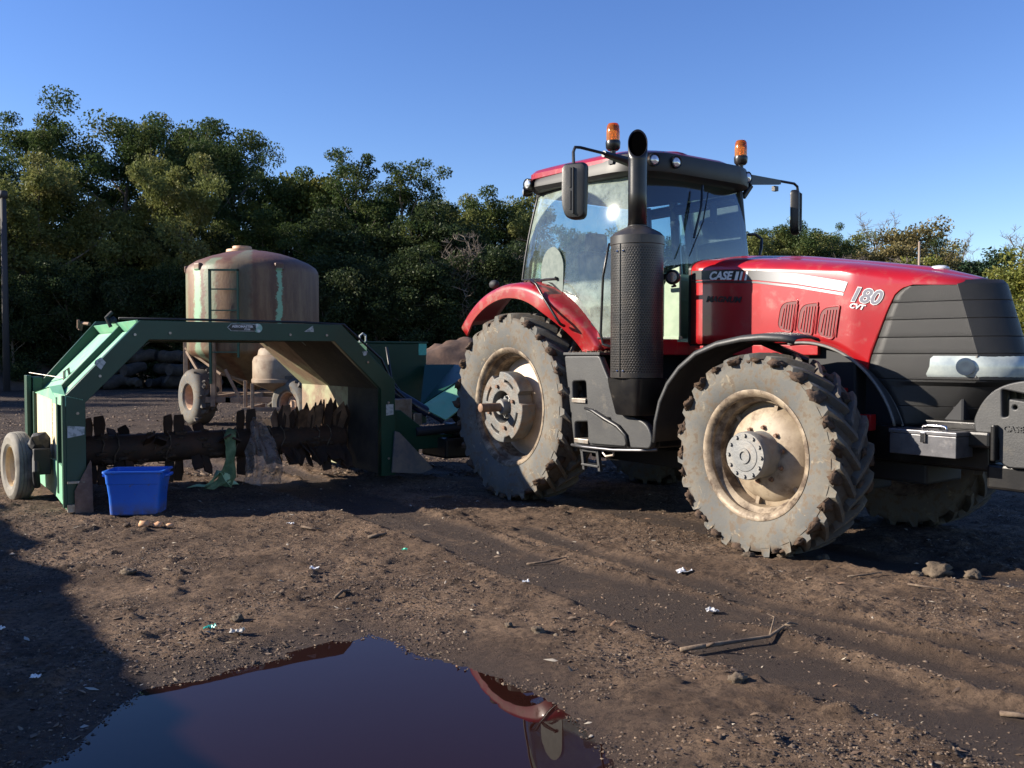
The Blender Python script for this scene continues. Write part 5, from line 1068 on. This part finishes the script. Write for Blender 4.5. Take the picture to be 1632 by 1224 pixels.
# ------------------------------------------------------------------ trees
def leaf_mat(name, c1, c2, c3, tr=.35):
    k = NT(name); k.t.nodes.remove(k.b)
    ge = k.n('ShaderNodeNewGeometry'); col = k.mix(k.ramp(ge.outputs['Random Per Island'], .2, .9), c1, c2); col = k.mix(k.ramp(k.noise(.55, 3), .5, .68), col, c3)
    d = k.n('ShaderNodeBsdfDiffuse'); t = k.n('ShaderNodeBsdfTranslucent'); k.l(col, d.inputs[0]); k.l(col, t.inputs[0])
    ms = k.n('ShaderNodeMixShader'); ms.inputs[0].default_value = tr; k.l(d.outputs[0], ms.inputs[1]); k.l(t.outputs[0], ms.inputs[2])
    gl = k.n('ShaderNodeBsdfGlossy'); gl.inputs['Roughness'].default_value = .5; m2 = k.n('ShaderNodeMixShader'); m2.inputs[0].default_value = .012
    k.l(ms.outputs[0], m2.inputs[1]); k.l(gl.outputs[0], m2.inputs[2]); k.l(m2.outputs[0], k.out.inputs[0]); return k.m
LM = {'shade': leaf_mat('deep_green_shrub_leaves', (.030, .048, .020), (.048, .068, .026), (.06, .07, .028)),
      'dark': leaf_mat('dark_oak_leaves', (.040, .066, .021), (.064, .094, .029), (.095, .110, .034)),
      'olive': leaf_mat('olive_leaves', (.11, .13, .042), (.155, .17, .052), (.19, .175, .065)),
      'yellow': leaf_mat('yellow_green_leaves', (.13, .15, .035), (.19, .18, .040), (.10, .13, .035)),
      'brown': leaf_mat('browning_leaves', (.14, .12, .050), (.19, .15, .065), (.11, .12, .045)),
      'conifer': leaf_mat('dark_conifer_needles', (.022, .045, .024), (.030, .055, .028), (.04, .06, .03), .15)}
BK = mat('grey_bark', (.11, .09, .072), .95, 0, (.20, .17, .14), 3, bump=.8, bsc=12)
BKR = mat('pale_bare_bark', (.16, .13, .10), .9, 0, (.10, .08, .065), 3, bump=.4, bsc=12)
def grow(seed, h, spread, trunk_r, base_f, nlimb=9, sub=5, up=.5, multi=1, twigs=0):
    r = random.Random(seed); m = MB(); tips = []
    for s in range(multi):
        bx, by = (0, 0) if multi == 1 else (r.uniform(-.5, .5), r.uniform(-.5, .5)); lean = (r.uniform(-.08, .08) * (1 + multi * .6), r.uniform(-.08, .08))
        T = [Vector((bx + lean[0] * z + .12 * math.sin(z * .7 + seed), by + lean[1] * z, z)) for z in np.linspace(-.2, h * .93, 9)]
        m.tube(T, [trunk_r * (1 - .92 * i / 8) + .015 for i in range(9)], 8)
        for i in range(nlimb):
            f = base_f + (1 - base_f) * (i + r.random()) / nlimb * .92; p = T[0].lerp(T[-1], 0); idx = f * 8; a_ = int(min(idx, 7)); p = T[a_].lerp(T[a_ + 1], idx - a_)
            a = i * 2.4 + r.uniform(-.5, .5); prof = math.sin(PI * min(1, max(.12, (f - base_f * .7) / (1.04 - base_f * .7)))) ** .6
            L = spread * prof * r.uniform(.75, 1.1); d = Vector((math.cos(a), math.sin(a), up + r.uniform(-.15, .3))).normalized(); q = [p]
            for j in range(4): d = (d + Vector((r.uniform(-.25, .25), r.uniform(-.25, .25), r.uniform(-.05, .22)))).normalized(); q.append(q[-1] + d * L / 4)
            r0 = trunk_r * .42 * (1 - .6 * f); m.tube(q, [r0 * (1 - .85 * k_ / 4) + .008 for k_ in range(5)], 6); tips.append((q[-1], L)); tips.append((q[3], L * .9))
            for j in range(sub):
                b = q[1 + j % 4]; dd = Vector((r.uniform(-1, 1), r.uniform(-1, 1), r.uniform(-.1, .9))).normalized(); l2 = L * r.uniform(.25, .5); e = [b, b + dd * l2 * .5 + Vector((0, 0, .05 * l2)), b + (dd + Vector((0, 0, .2))).normalized() * l2]
                m.tube(e, [r0 * .35, r0 * .2 + .004, .006], 5, False); tips.append((e[-1], l2 * 1.6))
                for tw in range(twigs):
                    b2 = e[1].lerp(e[2], r.random()); e2 = b2 + Vector((r.uniform(-1, 1), r.uniform(-1, 1), r.uniform(.0, 1.2))).normalized() * l2 * r.uniform(.4, .9); m.tube([b2, e2], [.014, .004], 4, False)
                    for _ in range(2): m.tube([b2.lerp(e2, .5), b2.lerp(e2, .5) + Vector((r.uniform(-1, 1), r.uniform(-1, 1), r.uniform(0, 1))).normalized() * l2 * .35], [.008, .003], 4, False)
        tips.append((T[-1], spread * .5))
    return m, tips
def leaves(tips, seed, per, size, crad, flat=.7):
    rs = np.random.RandomState(seed); P = []
    for (t, L) in tips:
        cr = crad * (.7 + .6 * rs.rand()); n = int(per * (.6 + .8 * rs.rand())); d = rs.normal(0, 1, (n, 3)); d /= np.linalg.norm(d, axis=1)[:, None] + 1e-9
        rad = cr * rs.rand(n) ** .45; P.append(np.array(t)[None] + d * rad[:, None] * np.array([1, 1, flat]))
    P = np.concatenate(P); n = len(P); s = size * (.45 + 1.1 * rs.rand(n) ** 1.5); u = rs.normal(0, 1, (n, 3)); u /= np.linalg.norm(u, axis=1)[:, None]; v = np.cross(u, rs.normal(0, 1, (n, 3)) + np.array([0, 0, .6])); v /= np.linalg.norm(v, axis=1)[:, None] + 1e-9
    q = np.stack([P - u * s[:, None], P + v * s[:, None] * .55, P + u * s[:, None], P - v * s[:, None] * .55], 1)
    return q.reshape(-1, 3), np.arange(n * 4).reshape(n, 4)
def tree_proto(name, seed, h, spread, tr_, base_f, leafm, per, size, crad, bark=BK, **k):
    m, tips = grow(seed, h, spread, tr_, base_f, **k); root = bpy.data.objects.new(name, None); COL.objects.link(root); obj('trunk', m, bark, root, smooth='all', fixn=False)
    if per: V_, F_ = leaves(tips, seed + 5, per, size, crad); obj('crown', np_mesh('crown', V_, F_), leafm, root)
    return root
PR = {}
def proto(key, *a, **k): PR[key] = (a, k)
proto('oakA', 'oak_tree', 3, 14, 5.2, .34, .20, LM['dark'], 620, .076, .95, nlimb=14, sub=5)
proto('oakB', 'oak_tree', 8, 13, 4.6, .32, .24, LM['dark'], 620, .076, .90, nlimb=13, sub=5)
proto('midA', 'broadleaf_tree', 14, 10, 3.2, .20, .18, LM['olive'], 520, .070, .72, nlimb=12, sub=5)
proto('midB', 'broadleaf_tree', 21, 11, 3.0, .22, .30, LM['dark'], 380, .070, .64, nlimb=12, sub=5, up=.9)
proto('thin', 'broadleaf_tree', 33, 11.5, 3.0, .18, .35, LM['dark'], 220, .068, .56, nlimb=11, sub=5, up=1.0)
proto('yel', 'broadleaf_tree', 41, 8, 2.6, .16, .12, LM['yellow'], 300, .09, .8, nlimb=10, sub=5)
proto('brn', 'broadleaf_tree', 47, 9, 3.0, .18, .18, LM['brown'], 260, .09, .85, nlimb=11, sub=5)
proto('bare', 'bare_tree', 52, 9, 2.6, .13, .15, None, 0, 0, 0, bark=BKR, nlimb=13, sub=7, up=1.0, twigs=4)
proto('bush', 'shrub', 61, 7, 2.8, .09, .05, LM['shade'], 420, .070, .75, nlimb=11, sub=4, multi=2)
proto('con', 'conifer_tree', 71, 7, 1.7, .12, .06, LM['conifer'], 120, .08, .42, nlimb=26, sub=3, up=-.05)
proto('brush', 'bare_shrub', 77, 4.2, 1.6, .05, .05, None, 0, 0, 0, bark=BKR, nlimb=9, sub=6, up=1.2, multi=3, twigs=3)
made = {}
def put(key, px, d, h, label, cat='tree', sx=1, rz=None, group=None, X=None):
    a, k = PR[key]; base_h = a[2]
    if key not in made: root = tree_proto(*a, **k); made[key] = root
    else: root = copy_tree(made[key])
    x = (px - 816) / 1411 * d if X is None else X
    root.location = (x, d, -.1); s = h / base_h * (.93 if key not in ('bare', 'brush', 'con') else 1) * (.97 if key.startswith('oak') else 1); root.scale = (s * sx, s * sx, s); root.rotation_euler = (0, 0, rz if rz is not None else (px * .7 + d) % 6.28); tag(root, label, cat, group); return root
def H(py, d): return 1.5 + (566 - py) / 1411 * d
TR = [  # kind, pixel x of the trunk, distance, pixel y of the top, label, width factor
 ('oakA', -40, 44, 215, 'big dark oak at the far left edge of the wood', 1.0), ('oakA', 75, 49, 160, 'tallest oak of the wood, left of the steel tank', .95), ('oakB', 185, 50, 172, 'tall round oak right beside the tallest one', .9),
 ('oakB', 275, 51, 152, 'broad dark oak towering behind the steel tank left side', .98), ('oakA', 362, 51, 195, 'dark oak whose right flank drops towards the lower trees', .72),
 ('midA', 95, 41, 235, 'olive green sunlit tree in front of the tallest oak', 1.0), ('midA', 10, 40, 300, 'olive green tree low at the far left edge', 1.0), ('midA', 300, 43, 232, 'pale olive tree standing in front of the dark oaks above the tank', .85), ('midA', 190, 42, 300, 'low olive tree left of the pale one above the tank', .9),
 ('midB', 440, 48, 258, 'dark green tree right of the tank with a rounded yellowish top', .9), ('yel', 462, 52, 262, 'small yellow-green topped tree right above the tank', .8), ('yel', 515, 50, 262, 'yellow-green topped tree left of the open sparse trees', .8), ('thin', 575, 47, 226, 'tall sparse tree with ragged top, the higher of the open pair', 1.0), ('thin', 645, 46, 236, 'tall sparse tree leaning right, second of the open pair', 1.0), ('midB', 610, 50, 280, 'dark tree filling the gap behind the open pair', 1.0),
 ('thin', 685, 47, 285, 'thin tree at the right end of the open group', .8), ('midA', 735, 52, 300, 'round olive tree left of the tractor cab', .9), ('midB', 785, 50, 296, 'dark round tree just left of the cab roof', 1.0), ('midA', 845, 50, 300, 'olive tree half behind the cab rear window', 1.0), ('midB', 520, 44, 330, 'dark low tree right behind the steel tank', 1.1), ('midB', 400, 44, 330, 'dark low tree straight behind the steel tank', 1.1), ('midB', 680, 44, 370, 'dark low tree left of the bare brush', 1.1),
 ('midB', 930, 60, 350, 'tree seen through the left part of the cab glass', 1.0), ('midA', 1010, 62, 360, 'tree hidden behind the exhaust stack', 1.1), ('midB', 1090, 62, 372, 'tree seen low through the windscreen', 1.1), ('midA', 1150, 64, 372, 'tree seen at the right side of the windscreen', 1.1),
 ('oakB', 1245, 66, 346, 'broad dark green tree right of the cab', .8), ('oakA', 1305, 70, 352, 'dark broad tree beneath the far wing mirror', .7), ('thin', 1345, 66, 368, 'loose dark tree right of the far wing mirror', .8), ('midA', 1212, 64, 352, 'olive tree touching the cab rear corner on its right', 1.1), ('midB', 1285, 63, 352, 'dense dark tree between the cab and the far wing mirror', 1.15), ('midA', 1340, 66, 358, 'olive broad tree behind the rear of the hood', 1.1),
 ('bare', 1385, 78, 352, 'pale leafless tree behind the row above the hood', 1.0), ('brn', 1395, 64, 382, 'brownish low tree above the middle of the hood', 1.0), ('brn', 1445, 66, 345, 'tall brown-green tree left of the wooden pole', .95), ('yel', 1475, 62, 395, 'small bright green tree behind the wooden pole', .9), ('thin', 1492, 70, 355, 'half bare brownish tree right of the wooden pole', .75), ('brn', 1510, 66, 390, 'low brown tree above the hood front', .8), ('bare', 1530, 80, 375, 'thin leafless tree right of the half bare one', .8), ('con', 1568, 60, 388, 'small dark conifer above the tractor nose', 1.1), ('midB', 1545, 68, 400, 'low dark tree left of the conifer', .7), ('bare', 1592, 66, 372, 'reddish leafless tree right of the conifer', 1.0), ('yel', 1632, 40, 408, 'bright yellow-green tree at the right edge', 1.1), ('yel', 1690, 38, 370, 'yellow-green tree beyond the right edge', 1.2), ('yel', 1585, 50, 440, 'low yellow-green bush above the grille', 1.1)]
for kx, px, d, py, lb, sx in TR: put(kx, px, d, H(py, d), lb, 'tree', sx)
for i, (px, d, py, lb) in enumerate(((20, 39, 440, 'dark shrub at the far left behind the compost heap'), (120, 40, 430, 'dark shrub under the olive trees left of the arch'), (215, 41, 420, 'dark shrub left of the steel tank'), (290, 42, 430, 'dark shrub touching the tank left side'), (380, 41, 420, 'shrub hidden behind the steel tank'), (470, 42, 410, 'dark shrub just right of the steel tank'), (535, 41, 430, 'dark shrub above the green oil tank left end'), (590, 42, 400, 'dark shrub above the green oil tank'), (650, 41, 430, 'dark shrub between the oil tank and the soil heap'), (700, 42, 410, 'dark shrub above the soil heap'), (765, 42, 400, 'shrub left of the cab behind the red fender'), (830, 44, 420, 'shrub behind the red rear fender'), (160, 45, 380, 'taller dark shrub deep under the tallest oak'), (340, 46, 370, 'taller dark shrub deep behind the steel tank'), (560, 46, 360, 'taller dark shrub under the open sparse trees'), (640, 47, 370, 'tall dark shrub under the second sparse tree'), (20, 46, 380, 'tall dark shrub deep at the far left'), (720, 47, 350, 'tall dark shrub under the round olive tree'))):
    put('bush', px, d, H(py, d), lb, 'shrub', 1.1 if i < 12 else 1.2)
for px, d, py, lb in ((838, 43, 400, 'pale twiggy bare brush just left of the cab window'), (745, 42, 395, 'thin bare brush above the soil heap'), (1350, 60, 425, 'bare brush behind the middle of the hood'), (1420, 60, 428, 'bare brush behind the hood left of the pole')):
    put('brush', px, d, H(py, d), lb, 'shrub', 1)
for X, d, h in ((-34, 34, 14), (-42, 26, 14), (-40, 40, 15), (-30, 43, 12), (-34, 47, 15), (-47, 44, 16), (-52, 36, 16), (-36, 39, 13)): put('oakA', int(X * 9), d, h, 'oak standing outside the left edge of the photo', 'tree', 1, group='oaks outside the left edge', X=X)
for i, px in enumerate((-20, 130, 255, 330, 450, 540, 620, 700, 790, 880)): put('bush', px, 57 + (i % 3), H(400, 57), 'deep shrub in the dark back row of the wood', 'shrub', 1.7, group='shrubs in the dark back row of the wood')
# poles
wp = mat('weathered_pole', (.28, .22, .17), .9, 0, (.2, .15, .12), 2, stretch=(5, 5, .5)); dp = mat('dark_pole', (.035, .032, .035), .7)
tag(obj('wooden_pole', MB().tube([(22.9, 50, -.2), (22.9, 50, H(386, 50))], [.07, .06], 10), wp, smooth='all'), 'weathered wooden pole standing among the trees above the hood', 'pole')
tag(obj('dark_pole', MB().tube([(-20.9, 36.6, -.2), (-20.9, 36.6, H(310, 36.6))], [.14, .11], 10).tube([(-20.9, 36.6, H(310, 36.6) - .2), (-20.9, 36.6, H(310, 36.6) + .1)], .16, 10), dp, smooth='all'), 'tall dark pole at the very left edge of the photo', 'pole')
